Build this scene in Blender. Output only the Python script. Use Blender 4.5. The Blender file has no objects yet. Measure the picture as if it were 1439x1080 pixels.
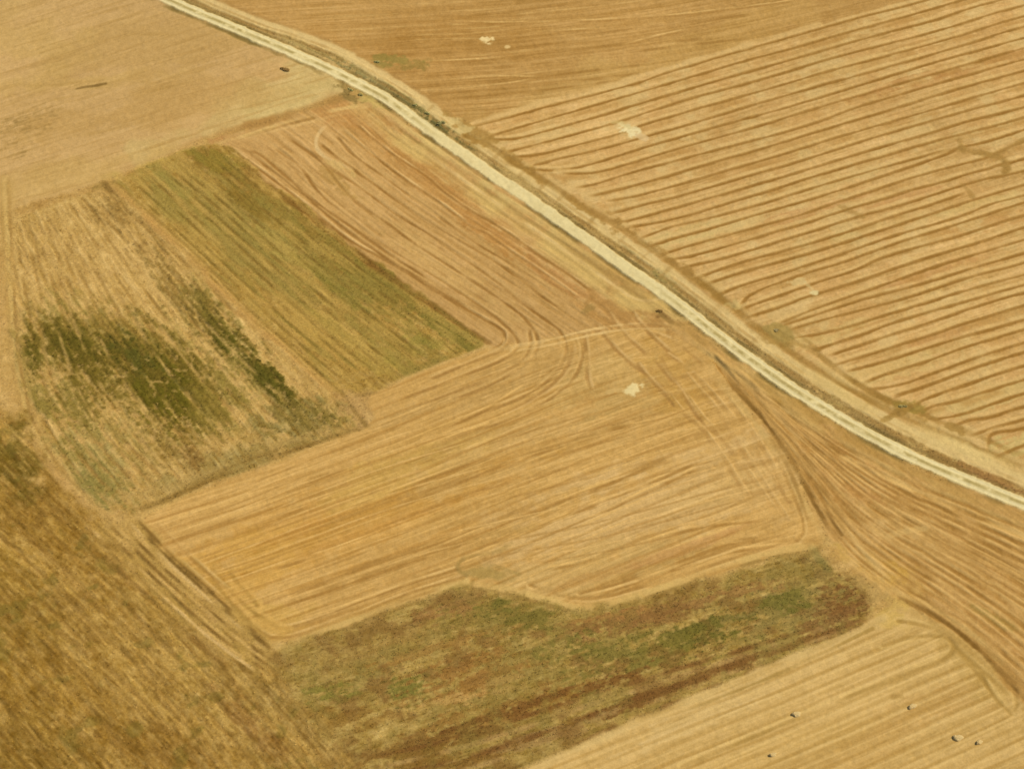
import bpy, math, random
import numpy as np
from mathutils import Vector, Matrix

random.seed(7)
F = np.float32
C = bpy.context.scene.collection
scene = bpy.context.scene

# ------------------------------------------------------------------ camera
W0, H0, FPX = 1439.0, 1080.0, 3300.0
PITCH = math.radians(50.0)
CAMH = 505.0
cam_d = bpy.data.cameras.new("camera")
cam_d.sensor_width = 36.0
cam_d.lens = FPX / W0 * 36.0
cam_d.clip_start = 1.0
cam_d.clip_end = 30000.0
cam = bpy.data.objects.new("camera", cam_d)
cam.location = (0, 0, CAMH)
cam.rotation_euler = (math.radians(90) - PITCH, 0, 0)
C.objects.link(cam)
scene.camera = cam

# ------------------------------------------------------------------ terrain
def hgt(x, y):
    return (2.0 * np.sin(x / 70.0 + 1.0) * np.sin(y / 90.0) + 1.1 * np.sin(x / 45.0 - y / 60.0 + 0.5))

sp, cp = math.sin(PITCH), math.cos(PITCH)
def P(px, py):
    """photo pixel -> ground point (ray meets the terrain)"""
    px = np.asarray(px, float); py = np.asarray(py, float)
    u = (px - W0 / 2) / FPX; v = (H0 / 2 - py) / FPX
    dx, dy, dz = u, cp + v * sp, -sp + v * cp
    z = np.zeros_like(u)
    for _ in range(8):
        t = (z - CAMH) / dz
        x, y = dx * t, dy * t
        z = hgt(x, y)
    return x, y
def toPix(x, y, z):
    yy = y; zz = z - CAMH
    depth = yy * cp - zz * sp
    up = yy * sp + zz * cp
    return W0 / 2 + FPX * x / depth, H0 / 2 - FPX * up / depth
def W(pts):
    a = np.array(pts, float)
    x, y = P(a[:, 0], a[:, 1])
    return np.stack([x, y], 1)

# ------------------------------------------------------------------ fine ground grid
G = 0.30
X0, X1, Y0, Y1 = -186.0, 186.0, 272.0, 632.0
nx, ny = int((X1 - X0) / G), int((Y1 - Y0) / G)
xs = (X0 + np.arange(nx) * G).astype(F)
ys = (Y0 + np.arange(ny) * G).astype(F)
XX, YY = np.meshgrid(xs, ys)

def _h(ix, iy, seed):
    n = (ix.astype(np.int64) * 374761393 + iy.astype(np.int64) * 668265263 + seed * 1274126177) & 0xffffffff
    n = ((n ^ (n >> 13)) * 1274126177) & 0xffffffff
    n = (n ^ (n >> 16)) & 0xffff
    return n.astype(F) / 65535.0
def vn(x, y, seed=0):
    ix = np.floor(x); iy = np.floor(y)
    fx = (x - ix).astype(F); fy = (y - iy).astype(F)
    fx = fx * fx * (3 - 2 * fx); fy = fy * fy * (3 - 2 * fy)
    ix = ix.astype(np.int32); iy = iy.astype(np.int32)
    a = _h(ix, iy, seed); b = _h(ix + 1, iy, seed); c = _h(ix, iy + 1, seed); d = _h(ix + 1, iy + 1, seed)
    return ((a + (b - a) * fx) * (1 - fy) + (c + (d - c) * fx) * fy) * 2 - 1
def fbm(x, y, sc, seed=0, octv=3, gain=0.55):
    s = 0; a = 1.0; t = 0
    for o in range(octv):
        c, sn = math.cos(0.6 * o + seed), math.sin(0.6 * o + seed)
        k = (2.03 ** o) / sc
        s = s + a * vn((x * c - y * sn) * k + 17.3 * o, (x * sn + y * c) * k - 9.1 * o, seed * 31 + o)
        t += a * a; a *= gain
    return s / math.sqrt(t) * 1.6       # roughly -1..1
def sst(a, b, x):
    t = np.clip((x - a) / (b - a), 0, 1)
    return t * t * (3 - 2 * t)
def ani(s, t, ls, lt, seed, octv=2):     # streaky noise in row coordinates
    r = 0; a = 1.0; tt = 0
    for o in range(octv):
        r = r + a * vn(s / ls * 1.7 ** o + 5.1 * o, t / lt * 1.9 ** o + 3.3 * o, seed + 7 * o)
        tt += a * a; a *= 0.6
    return r / math.sqrt(tt) * 1.5

COL = np.zeros((ny, nx, 3), F) + np.array((196, 156, 88), F)
DZ = np.zeros((ny, nx), F)
LAB = np.full((ny, nx), -1, np.int16)
NAMES = []

# gentle warp that makes every traced line and border a little crooked
WX = (fbm(XX, YY, 16.0, 3, 2, .35) * 0.15).astype(F)
WY = (fbm(XX, YY, 16.0, 4, 2, .35) * 0.15).astype(F)
BX = (fbm(XX, YY, 6.0, 5, 4) * 0.8).astype(F)      # border raggedness
HF = (fbm(XX, YY, 0.9, 6, 2) * 0.6 + fbm(XX, YY, 2.6, 8, 3) * 0.7).astype(F)   # general mottling
BRK = fbm(XX, YY, 4.5, 9, 3).astype(F)

def smooth(p, n=2, closed=False):
    p = np.asarray(p, float)
    for _ in range(n):
        if closed:
            q = np.roll(p, -1, 0)
            p = np.stack([p * .75 + q * .25, p * .25 + q * .75], 1).reshape(-1, 2)
        else:
            a, b = p[:-1], p[1:]
            m = np.stack([a * .75 + b * .25, a * .25 + b * .75], 1).reshape(-1, 2)
            p = np.vstack([p[:1], m, p[-1:]])
    return p

def win(x0, x1, y0, y1):
    i0 = max(0, int((x0 - X0) / G)); i1 = min(nx, int((x1 - X0) / G) + 2)
    j0 = max(0, int((y0 - Y0) / G)); j1 = min(ny, int((y1 - Y0) / G) + 2)
    return (slice(j0, j1), slice(i0, i1)) if i1 > i0 and j1 > j0 else None

def linedist(pts, wd, warp=True, signed=False):
    """distance to a polyline inside a narrow window. returns slice, d, s"""
    b = win(pts[:, 0].min() - wd, pts[:, 0].max() + wd, pts[:, 1].min() - wd, pts[:, 1].max() + wd)
    if b is None: return None
    D = np.full((b[0].stop - b[0].start, b[1].stop - b[1].start), 1e6, F)
    S = np.zeros_like(D)
    acc = 0.0
    for (ax, ay), (bx, by) in zip(pts[:-1], pts[1:]):
        L = math.hypot(bx - ax, by - ay)
        if L < 1e-6: continue
        w = win(min(ax, bx) - wd, max(ax, bx) + wd, min(ay, by) - wd, max(ay, by) + wd)
        if w is not None:
            x = XX[w]; y = YY[w]
            if warp: x = x + WX[w]; y = y + WY[w]
            t = np.clip(((x - ax) * (bx - ax) + (y - ay) * (by - ay)) / (L * L), 0, 1)
            ex = x - (ax + t * (bx - ax)); ey = y - (ay + t * (by - ay))
            d = np.sqrt(ex * ex + ey * ey)
            if signed:
                sg = np.sign((bx - ax) * (y - ay) - (by - ay) * (x - ax)); d = d * np.where(sg == 0, 1, sg)
            loc = (slice(w[0].start - b[0].start, w[0].stop - b[0].start), slice(w[1].start - b[1].start, w[1].stop - b[1].start))
            m = np.abs(d) < np.abs(D[loc])
            D[loc] = np.where(m, d, D[loc]); S[loc] = np.where(m, acc + t * L, S[loc])
        acc += L
    return b, D, S, acc

def mixc(b, col, a):
    c = COL[b]
    c += (np.array(col, F) - c) * a[..., None]

def stroke(px, w, col, a=0.7, soft=0.5, brk=0.35, dz=0.0, off=0.0, mask=None, n=2, fade=0.0, world=False, seed=0, bl=6.0):
    """draw a row, rut or bank w metres wide along a traced line"""
    pts = smooth(px if world else W(px), n)
    r = linedist(pts, abs(off) + w * (0.5 + soft) + 1.0, signed=off != 0)
    if r is None: return
    b, D, S, L = r
    d = np.abs(D - off) if off != 0 else D
    wv = w * (1 + 0.25 * BRK[b])
    m = 1 - sst(wv * (0.5 - soft * 0.5), wv * (0.5 + soft), d)
    m = m * np.clip(1 + brk * 1.6 * (vn(S / bl + seed * 3.7, D * 0 + seed, 91 + seed) + 0.35 * BRK[b]) - brk * 0.6, 0, 1.25)
    if fade: m = m * sst(0, fade, S) * sst(0, fade, L - S)
    if mask is not None: m = m * mask[b]
    mixc(b, col, np.clip(a * m, 0, 1))
    if dz: DZ[b] += dz * m

def polymask(px, soft=1.2, rag=1.0, rnd=1, world=False):
    p = smooth(px if world else W(px), rnd, True)
    mg = 4.0 + soft
    b = win(p[:, 0].min() - mg, p[:, 0].max() + mg, p[:, 1].min() - mg, p[:, 1].max() + mg)
    x = XX[b] + BX[b] * rag * 0.7; y = YY[b] + BX[b] * rag * 0.7
    D = np.full(x.shape, 1e6, F); ins = np.zeros(x.shape, bool)
    q = np.roll(p, -1, 0)
    for (ax, ay), (bx, by) in zip(p, q):
        L2 = (bx - ax) ** 2 + (by - ay) ** 2
        t = np.clip(((x - ax) * (bx - ax) + (y - ay) * (by - ay)) / L2, 0, 1)
        ex = x - (ax + t * (bx - ax)); ey = y - (ay + t * (by - ay))
        D = np.minimum(D, ex * ex + ey * ey)
        if ay != by:
            c = ((ay > y) != (by > y)) & (x < (bx - ax) * (y - ay) / (by - ay) + ax)
            ins ^= c
    D = np.sqrt(D) * np.where(ins, 1, -1)
    M = np.zeros((ny, nx), F)
    M[b] = sst(-soft, soft, D)
    return b, M, ins

def label(b, ins, name):
    if name not in NAMES: NAMES.append(name)
    v = LAB[b]; v[ins] = NAMES.index(name)

def rowcoords(b, guide_px, world=False):
    g = guide_px if world else W(guide_px)
    g = smooth(g, 2)
    d0 = g[0] - g[1]; d1 = g[-1] - g[-2]
    g = np.vstack([g[0] + d0 / np.linalg.norm(d0) * 400, g, g[-1] + d1 / np.linalg.norm(d1) * 400])
    x = XX[b]; y = YY[b]
    D = np.full(x.shape, 1e6, F); S = np.zeros_like(D); acc = 0
    for (ax, ay), (bx, by) in zip(g[:-1], g[1:]):
        L = math.hypot(bx - ax, by - ay)
        t = np.clip(((x - ax) * (bx - ax) + (y - ay) * (by - ay)) / (L * L), 0, 1)
        ex = x - (ax + t * (bx - ax)); ey = y - (ay + t * (by - ay))
        d = np.sqrt(ex * ex + ey * ey); d = d * np.where((bx - ax) * (y - ay) - (by - ay) * (x - ax) < 0, -1, 1)
        m = np.abs(d) < np.abs(D)
        D = np.where(m, d, D); S = np.where(m, acc + t * L, S); acc += L
    return S.astype(F), D.astype(F)

def dirv(p0, p1):
    a = W([p0, p1]); d = a[1] - a[0]; return d / np.linalg.norm(d)

def blob(cx, cy, rx, ry, ang, col, a=0.8, nz=0.7, scale=4.0, thr=0.0, soft=0.35, mask=None, seed=1, streak=None, dz=0.0):
    """irregular patch; radii and angle as measured in the photo, laid on the ground"""
    c = W([(cx, cy)])[0]
    ca, sa = math.cos(math.radians(ang)), math.sin(math.radians(ang))
    e1 = W([(cx + rx * ca, cy - rx * sa)])[0] - c
    e2 = W([(cx + ry * sa, cy + ry * ca)])[0] - c
    R = max(np.linalg.norm(e1), np.linalg.norm(e2)) * (1.6 + nz * .5) + 2
    b = win(c[0] - R, c[0] + R, c[1] - R, c[1] + R)
    if b is None: return
    x = XX[b] - F(c[0]); y = YY[b] - F(c[1])
    M = np.linalg.inv(np.stack([e1, e2], 1))
    u = M[0, 0] * x + M[0, 1] * y; v = M[1, 0] * x + M[1, 1] * y
    r = np.sqrt(u * u + v * v)
    if streak is not None:
        d = streak; s = XX[b] * d[0] + YY[b] * d[1]; t = -XX[b] * d[1] + YY[b] * d[0]
        n = ani(s, t, scale * 3.2, scale * 0.55, seed * 13, 3) * 0.75 + fbm(XX[b], YY[b], scale * 0.4, seed + 40, 3) * 0.5
    else:
        n = fbm(XX[b], YY[b], scale, seed + 20, 4)
    m = sst(thr - soft, thr + soft, (1 - r) + nz * n * np.clip(1.35 - 0.5 * r, 0, 1) - 0.15)
    m = m * sst(2.0, 1.2, r) if False else m * (1 - sst(1.3, 1.9, r))
    if mask is not None: m = m * mask[b]
    mixc(b, col, np.clip(a * m, 0, 1))
    if dz: DZ[b] += dz * m
    return b, m

def texture(b, M, s, t, amp=6, ls=14, lt=0.7, seed=1, tint=(1, 1, 1), hf=5, big=6, bigc=(1, .9, .7)):
    """streaks along the rows, mottling, and large soft tone changes"""
    n1 = ani(s, t, ls, lt, seed, 3); n2 = ani(s, t, ls * 4, lt * 3.2, seed + 5, 2)
    n3 = fbm(XX[b], YY[b], 30, seed + 3, 3)
    c = COL[b]; m = M[b]
    v = (amp * n1 + amp * 0.8 * n2) * m
    c += v[..., None] * np.array(tint, F) + (hf * HF[b] * m)[..., None] + (big * n3 * m)[..., None] * np.array(bigc, F)
    n4 = ani(s, t, ls * .38, max(.5, lt * .7), seed + 9, 2)
    c += (amp * 1.5 * (sst(.55, 1.3, n4) - 1.1 * sst(.6, 1.3, -n4)) * m)[..., None] * np.array((1, .97, .85), F)
    DZ[b] += (0.03 * n1 + .02 * n4) * m

def rows(t, s, period, width, seed, jit=0.18):
    """0..1 line mask repeated every `period` metres across the rows"""
    tt = t / period + jit * vn(s / 40.0, t / period * 0.9, seed) + 0.03 * vn(s / 7.0, t / period, seed + 1)
    k = np.floor(tt + 0.5); d = np.abs(tt - k) * period
    amp = 0.45 + 0.55 * (vn(s / 18.0, k * 1.7, seed + 2) * 0.7 + 0.5) + 0.0 * k
    wv = width * (1 + 0.35 * vn(s / 9.0, k * 2.3, seed + 4))
    return np.clip(amp, 0, 1) * (1 - sst(wv * 0.2, wv * 0.9, d)), k

def lerp_lines(A, B, n, N=14):
    """n polylines between two traced ones"""
    def rs(p):
        p = smooth(W(p), 2); d = np.r_[0, np.cumsum(np.hypot(*(np.diff(p, axis=0).T)))]
        q = np.linspace(0, d[-1], N); return np.stack([np.interp(q, d, p[:, 0]), np.interp(q, d, p[:, 1])], 1)
    a, b = rs(A), rs(B)
    return [a + (b - a) * k / (n - 1) for k in range(n)]

def pick(v): return random.choice(v)

# ================================================================== FIELD OUTLINES (traced)
road = [(-420, -260), (120, -52), (236, 0), (292, 24), (342, 45), (405, 72), (465, 98), (500, 115), (545, 140), (613, 190), (680, 237),
        (747, 283), (813, 329), (867, 365), (908, 395), (959, 433), (1026, 485), (1092, 532), (1159, 576), (1226, 614),
        (1292, 647), (1359, 676), (1439, 708), (1560, 752), (1800, 830)]
uptrack = [(-360, -300), (180, -55), (287, 0), (330, 17), (367, 33), (425, 52), (480, 72), (513, 92), (580, 133), (630, 170), (680, 207), (747, 250),
           (813, 297), (880, 340), (913, 363), (959, 397), (1009, 435), (1076, 487), (1159, 541), (1242, 587), (1326, 630),
           (1439, 675), (1560, 722), (1800, 810)]
dark1 = [(628, 170), (655, 190), (680, 200), (713, 222), (763, 253), (813, 286), (863, 314), (930, 360), (959, 380), (992, 402), (1039, 440),
         (1086, 477), (1159, 527), (1242, 573), (1326, 610), (1439, 657), (1560, 705)]
dark2 = [(1092, 467), (1149, 497), (1189, 530), (1236, 557), (1276, 573), (1342, 600), (1389, 620), (1439, 640), (1560, 690)]

F1 = [(-600, -500), (-200, -320), (120, -60), (236, -2), (300, 32), (342, 50), (405, 78), (455, 100), (497, 122), (450, 143), (400, 160), (330, 180), (270, 200),
      (200, 232), (120, 262), (60, 280), (0, 297), (-300, 360), (-700, 420)]
F2 = [(100, -300), (180, -60), (290, -3), (367, 27), (425, 47), (480, 66), (520, 90), (585, 130), (640, 168), (664, 172), (736, 152), (792, 135),
      (839, 124), (914, 101), (1039, 66), (1239, 12), (1330, -14), (1700, -110), (1700, -500), (100, -500)]
F3 = [(640, 172), (664, 172), (736, 152), (792, 135), (839, 124), (914, 101), (1039, 66), (1239, 12), (1330, -14), (1700, -110), (2000, -100), (2000, 850),
      (1560, 722), (1439, 668), (1326, 622), (1242, 582), (1159, 535), (1086, 484), (1039, 448), (959, 390), (880, 335), (813, 292), (747, 245), (690, 205)]
F4 = [(300, 195), (335, 185), (400, 165), (450, 150), (500, 130), (520, 133), (600, 190), (680, 243), (747, 290), (813, 335), (867, 372), (908, 402), (959, 443),
      (940, 462), (850, 465), (760, 478), (700, 492), (683, 488), (660, 462), (600, 420), (500, 350), (446, 305), (400, 272), (350, 232)]
F5 = [(148, 262), (200, 236), (270, 208), (312, 203), (350, 232), (400, 272), (446, 305), (500, 350), (600, 420), (660, 462), (686, 484), (640, 502), (600, 516),
      (545, 542), (500, 556), (472, 548), (400, 490), (330, 425), (270, 360), (200, 300)]
F6 = [(6, 316), (60, 292), (148, 264), (200, 305), (262, 362), (325, 428), (395, 493), (468, 552), (515, 595), (450, 622), (400, 642), (300, 678), (240, 705), (172, 728), (110, 690),
      (62, 632), (36, 580), (18, 500), (8, 400)]
F7 = [(515, 556), (545, 545), (600, 519), (686, 488), (760, 478), (850, 465), (930, 462), (975, 480), (1010, 515), (1060, 575), (1105, 635), (1135, 700), (1158, 758), (1142, 772), (1080, 782),
      (980, 815), (870, 848), (815, 857), (740, 833), (655, 820), (560, 848), (470, 885), (390, 908), (350, 880), (290, 825), (240, 780), (190, 735), (240, 708), (300, 682), (400, 646), (470, 618), (528, 598)]
F11 = [(930, 462), (959, 445), (1026, 495), (1092, 542), (1159, 586), (1226, 624), (1292, 658), (1359, 687), (1439, 716), (1560, 760), (1900, 880), (1900, 1500), (1600, 1190),
       (1500, 1060), (1439, 985), (1400, 940), (1350, 893), (1290, 855), (1255, 840), (1215, 812), (1165, 770), (1140, 700), (1110, 637), (1063, 577), (1012, 515), (975, 480)]
F8 = [(372, 918), (390, 910), (470, 888), (560, 852), (655, 823), (740, 837), (815, 861), (870, 852), (980, 820), (1080, 787), (1150, 777), (1190, 803), (1222, 835), (1232, 858), (1200, 885), (1100, 925),
      (1000, 968), (900, 1010), (800, 1055), (730, 1085), (500, 1200), (280, 1200), (330, 1060), (345, 960), (352, 925)]
F9 = [(-300, 380), (0, 560), (20, 600), (45, 645), (90, 695), (150, 738), (210, 800), (260, 850), (315, 898), (370, 925), (420, 975), (470, 1050), (520, 1130), (600, 1300), (-200, 1500), (-700, 900), (-700, 420)]
F10 = [(1232, 862), (1258, 842), (1290, 856), (1350, 893), (1400, 940), (1439, 985), (1500, 1060), (1600, 1190), (1700, 1500), (300, 1500), (500, 1200), (730, 1085), (800, 1055), (900, 1010), (1000, 968), (1100, 925), (1200, 888)]

def mk(poly, name, col, soft=1.0, rag=1.0, a=1.0, rnd=1):
    b, M, ins = polymask(poly, soft, rag, rnd)
    mixc(b, col, a * M[b]); label(b, ins, name)
    return b, M

# ------------------------------------------------------------------ headland / verge base colour everywhere
b_all = (slice(0, ny), slice(0, nx))
NAMES.append('grassy_field_margin'); LAB[:] = 0
COL[:] = np.array((194, 155, 86), F)
COL += (HF * 7)[..., None] + (fbm(XX, YY, 9, 12, 3) * 7)[..., None] * np.array((.9, 1, .8), F)

# ================================================================== F1 pale fallow
b, M1 = mk(F1, 'fallow_field', (204, 165, 102), 1.4)
s, t = rowcoords(b, [(-200, 330), (0, 262), (150, 215), (300, 168), (430, 130)])
blob(440, 115, 120, 55, 20, (207, 180, 113), .85, .5, 14, mask=M1)
blob(320, 170, 170, 22, 20, (205, 176, 108), .6, .5, 10, mask=M1)
blob(60, 260, 200, 26, 14, (202, 165, 94), .6, .4, 12, mask=M1)
blob(140, 112, 210, 12, 5, (204, 166, 95), .6, .5, 8, mask=M1)
blob(250, 60, 220, 45, 8, (196, 157, 90), .6, .5, 14, mask=M1)
blob(180, 160, 240, 30, 12, (193, 153, 86), .6, .5, 14, mask=M1)
blob(20, 60, 90, 60, 0, (203, 166, 95), .5, .5, 14, mask=M1)
texture(b, M1, s, t, 2.3, 14, 0.9, 11, hf=2.4, big=3)
n = ani(s, t, 20, 1.3, 77, 3)
mixc(b, (182, 143, 78), np.clip((n - 0.6) * 1.2, 0, .4) * M1[b])
st1 = dirv((0, 262), (300, 168))
for (cx, cy, rx, ry, a) in [(30, 175, 45, 14, .55), (10, 205, 28, 9, .5), (55, 160, 40, 10, .4), (20, 222, 30, 8, .35), (5, 185, 30, 16, .4)]:
    blob(cx, cy, rx, ry, 14, (158, 124, 62), a * .8, 1.2, 2.2, thr=.5, mask=M1, streak=st1, seed=int(cx) + 3)
stroke([(108, 125), (122, 122), (135, 121), (148, 118)], 1.0, (118, 90, 40), .95, .5, .2, mask=M1)
for q in range(16):
    x_ = random.uniform(0, 70); y_ = random.uniform(160, 232); stroke([(x_, y_), (x_ + random.uniform(4, 12), y_ - random.uniform(0, 3))], .8, (136, 108, 52), .6, .6, .4, mask=M1)
for l in ([(0, 118), (60, 122), (140, 112), (230, 118)], [(120, 62), (180, 48), (260, 50)], [(0, 150), (60, 143), (140, 130)], [(150, 140), (260, 118), (340, 96)],
          [(60, 200), (150, 185), (240, 158)], [(120, 235), (220, 205), (300, 180)]):
    stroke(l, 1.0, (178, 140, 74), .35, .7, .6, mask=M1, fade=10)

# ================================================================== F2 far orange stubble
b, M2 = mk(F2, 'far_stubble_field', (190, 147, 80), 1.0)
s, t = rowcoords(b, [(400, 70), (560, 62), (760, 48), (960, 22), (1200, -30)])
blob(620, 60, 240, 40, 3, (183, 138, 70), .6, .5, 14, mask=M2)
blob(900, 110, 160, 40, 15, (198, 158, 89), .8, .5, 12, mask=M2)
blob(1050, 45, 170, 30, 12, (196, 154, 84), .8, .5, 12, mask=M2)
blob(760, 150, 120, 26, 12, (190, 150, 82), .7, .5, 8, mask=M2)
texture(b, M2, s, t, 5.5, 22, 0.55, 21, hf=3.0, big=3.5)
for k in range(26):
    y = -6 + k * 6.4
    x0 = random.uniform(380 + max(0, (y - 60)) * 1.8, 700); x1 = x0 + random.uniform(220, 620)
    f = lambda x: y - (x - 560) * 0.05 - max(0, x - 700) * 0.07
    pale = random.random() < .55
    stroke([(x, f(x) + random.uniform(-1, 1)) for x in np.linspace(x0, x1, 6)], .5 if pale else .9, (214, 174, 104) if pale else (160, 118, 54), .45 if pale else .5, .5, .6, mask=M2, fade=12, seed=k)
for l in ([(565, 88), (610, 86), (660, 84), (730, 78)], [(615, 28), (740, 32), (860, 26), (960, 20), (1040, 10)], [(740, 48), (790, 42), (860, 38)], [(580, 28), (613, 28)],
          [(630, 113), (700, 106), (770, 108)], [(650, 124), (710, 118), (760, 108)], [(1000, 16), (1090, 3), (1140, -4)], [(850, 70), (950, 42), (1040, 32)]):
    stroke(l, .5, (224, 184, 112), .6, .5, .5, mask=M2, fade=10)
    stroke(l, .7, (166, 122, 58), .4, .5, .5, off=-.9, mask=M2, fade=10)
for (cx, cy, rx, ry, c, a) in [(555, 83, 34, 5, (146, 130, 60), .65), (535, 88, 12, 6, (138, 126, 58), .6), (575, 92, 25, 6, (150, 126, 60), .6)]:
    blob(cx, cy, rx, ry, -4, c, a, 1.0, 2.2, mask=M2, seed=cx)

# ================================================================== F3 striped stubble
b, M3 = mk(F3, 'striped_stubble_field', (208, 167, 100), 0.8)
L3 = [  # each traced from left to right
 [(671, 175), (736, 159), (784, 146), (839, 132), (900, 116), (935, 103), (985, 88), (1039, 72), (1150, 41), (1239, 16.7), (1300, 1), (1400, -26)],
 [(697, 188), (736, 177), (784, 163), (839, 147), (929, 121), (985, 105), (1039, 88), (1139, 61), (1239, 32.6), (1319, 10), (1400, -12)],
 [(692, 196), (728, 195), (764, 185), (839, 164.5), (911, 142), (1039, 105), (1139, 76), (1239, 48), (1310, 29), (1354, 15), (1439, -8)],
 [(717, 212), (764, 201), (839, 180.5), (881, 168), (964, 140), (1039, 121.5), (1139, 90), (1239, 64), (1322, 42), (1439, 7.6)],
 [(717, 221), (764, 217), (799, 207), (867, 190), (895, 178), (978, 154), (1039, 137), (1139, 107), (1239, 80.6), (1305, 63), (1439, 23)],
 [(753, 232), (773, 226), (839, 212), (895, 196), (911, 191), (960, 178), (1039, 153), (1128, 127), (1239, 97), (1319, 74), (1439, 37.5)],
 [(742, 238), (796, 240), (839, 229), (869, 219), (925, 202), (1039, 169), (1106, 151), (1239, 111), (1322, 85), (1439, 54)],
 [(800, 244), (839, 244), (895, 227), (920, 219), (1039, 185), (1154, 150), (1239, 126), (1439, 68)],
 [(820, 262), (839, 259), (895, 240), (971, 221), (1039, 202), (1139, 176), (1206, 150), (1239, 141), (1439, 84)],
 [(839, 273.5), (895, 260), (964, 240), (1039, 218), (1139, 188), (1239, 158.5), (1330, 130), (1439, 100)],
 [(863, 281), (895, 275.5), (957, 259), (1039, 234.5), (1144, 203), (1239, 175), (1356, 141), (1439, 117)],
 [(867, 298), (901, 288), (957, 275.6), (1039, 250.5), (1128, 225), (1239, 190), (1300, 172), (1439, 134.7)],
 [(880, 311), (943, 294), (1039, 266), (1105, 247), (1239, 206), (1310, 187), (1357, 171), (1439, 151.4)],
 [(891, 318), (936, 312), (1039, 281), (1150, 246), (1239, 220), (1316, 198), (1350, 190), (1439, 165.5)],
 [(907, 332), (950, 317), (1039, 296), (1128, 268), (1239, 236), (1302, 219), (1350, 207)],
 [(918, 344), (964, 331), (1039, 309), (1078, 297), (1158, 275), (1239, 248), (1294, 230), (1328, 218), (1352, 206), (1376, 203), (1439, 181.5)],
 [(936, 356), (991, 339), (1039, 326), (1122, 303), (1139, 297), (1239, 264), (1294, 246), (1386, 222), (1396, 217), (1439, 196.5)],
 [(943, 365), (978, 359), (1039, 341), (1128, 315), (1189, 295), (1239, 280.5), (1288, 265), (1322, 257), (1364, 243), (1392, 236), (1400, 232), (1439, 223.6)],
 [(959, 376), (1005, 366), (1039, 357), (1128, 329), (1220, 300), (1239, 296), (1294, 280), (1364, 256), (1400, 248), (1439, 241)],
 [(975, 392), (1039, 369), (1117, 349), (1220, 317), (1239, 309), (1322, 283), (1361, 269)],
 [(990, 400), (1039, 383.5), (1139, 356), (1239, 324), (1306, 301), (1360, 283), (1439, 260)],
 [(1010, 414), (1039, 402), (1095, 386), (1164, 363), (1239, 337), (1311, 315), (1361, 300), (1392, 286), (1439, 276)],
 [(1040, 432), (1053, 413), (1117, 389), (1164, 375), (1239, 349), (1308, 326), (1392, 300), (1439, 285)],
 [(1047, 433), (1130, 403), (1200, 380), (1239, 361), (1294, 347), (1350, 330), (1392, 317), (1439, 303)],
 [(1057, 444), (1102, 430), (1130, 418), (1157, 411), (1239, 383), (1339, 351), (1439, 320)],
 [(1102, 452), (1143, 435), (1239, 400), (1300, 380), (1370, 357), (1439, 337)],
 [(1105, 456), (1128, 449), (1206, 422), (1239, 412.5), (1308, 396), (1378, 373), (1439, 355)],
 [(1118, 461), (1178, 443), (1239, 428), (1294, 412), (1370, 387), (1439, 369.5)],
 [(1125, 474), (1160, 469), (1239, 444), (1328, 417), (1405, 394), (1439, 386)],
 [(1150, 490), (1160, 487), (1239, 460), (1264, 450), (1354, 425), (1413, 407), (1439, 400)],
 [(1174, 497), (1239, 474.5), (1318, 450), (1364, 433), (1413, 418), (1439, 411)],
 [(1180, 511), (1239, 493), (1322, 467), (1343, 459), (1371, 450), (1439, 429)],
 [(1198, 520), (1239, 510), (1322, 483), (1439, 450)],
 [(1224, 534), (1239, 528), (1300, 509), (1350, 490), (1439, 463.5)],
 [(1228, 546), (1264, 542), (1322, 520), (1439, 481)],
 [(1266, 553), (1290, 546), (1360, 520), (1439, 495)],
 [(1285, 570), (1297, 561), (1336, 547), (1361, 539), (1439, 514)],
 [(1299, 575), (1314, 568), (1336, 565), (1364, 557), (1439, 534)],
 [(1318, 588), (1350, 583), (1389, 570), (1439, 553)],
 [(1343, 597), (1364, 589), (1389, 587), (1439, 571.5)],
 [(1372, 610), (1406, 598), (1439, 590)],
 [(1389, 622), (1390, 612), (1400, 607), (1439, 603)],
 [(1405, 640), (1439, 623)],
]
ext = []
for k, l in enumerate(L3):       # continue the rows past the frame
    (ax, ay), (bx, by) = l[-2], l[-1]
    (cx, cy), (dx_, dy_) = l[0], l[1]; q = 16 / max(8, math.hypot(dx_ - cx, dy_ - cy))
    l = [(cx - (dx_ - cx) * q, cy - (dy_ - cy) * q)] + l
    if bx >= 1430: l = l + [(bx + 200, by - 56), (bx + 420, by - 118)]
    ext.append(l)
s, t = rowcoords(b, ext[9])
texture(b, M3, s, t, 6.5, 12, 0.6, 31, hf=5, big=4.0)
n = fbm(XX[b], YY[b], 7, 35, 3); mixc(b, (199, 149, 82), np.clip(n - .4, 0, .5) * .6 * M3[b]); mixc(b, (218, 188, 122), np.clip(-n - .35, 0, .5) * .9 * M3[b])
st3 = dirv((1039, 218), (1239, 158))
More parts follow.
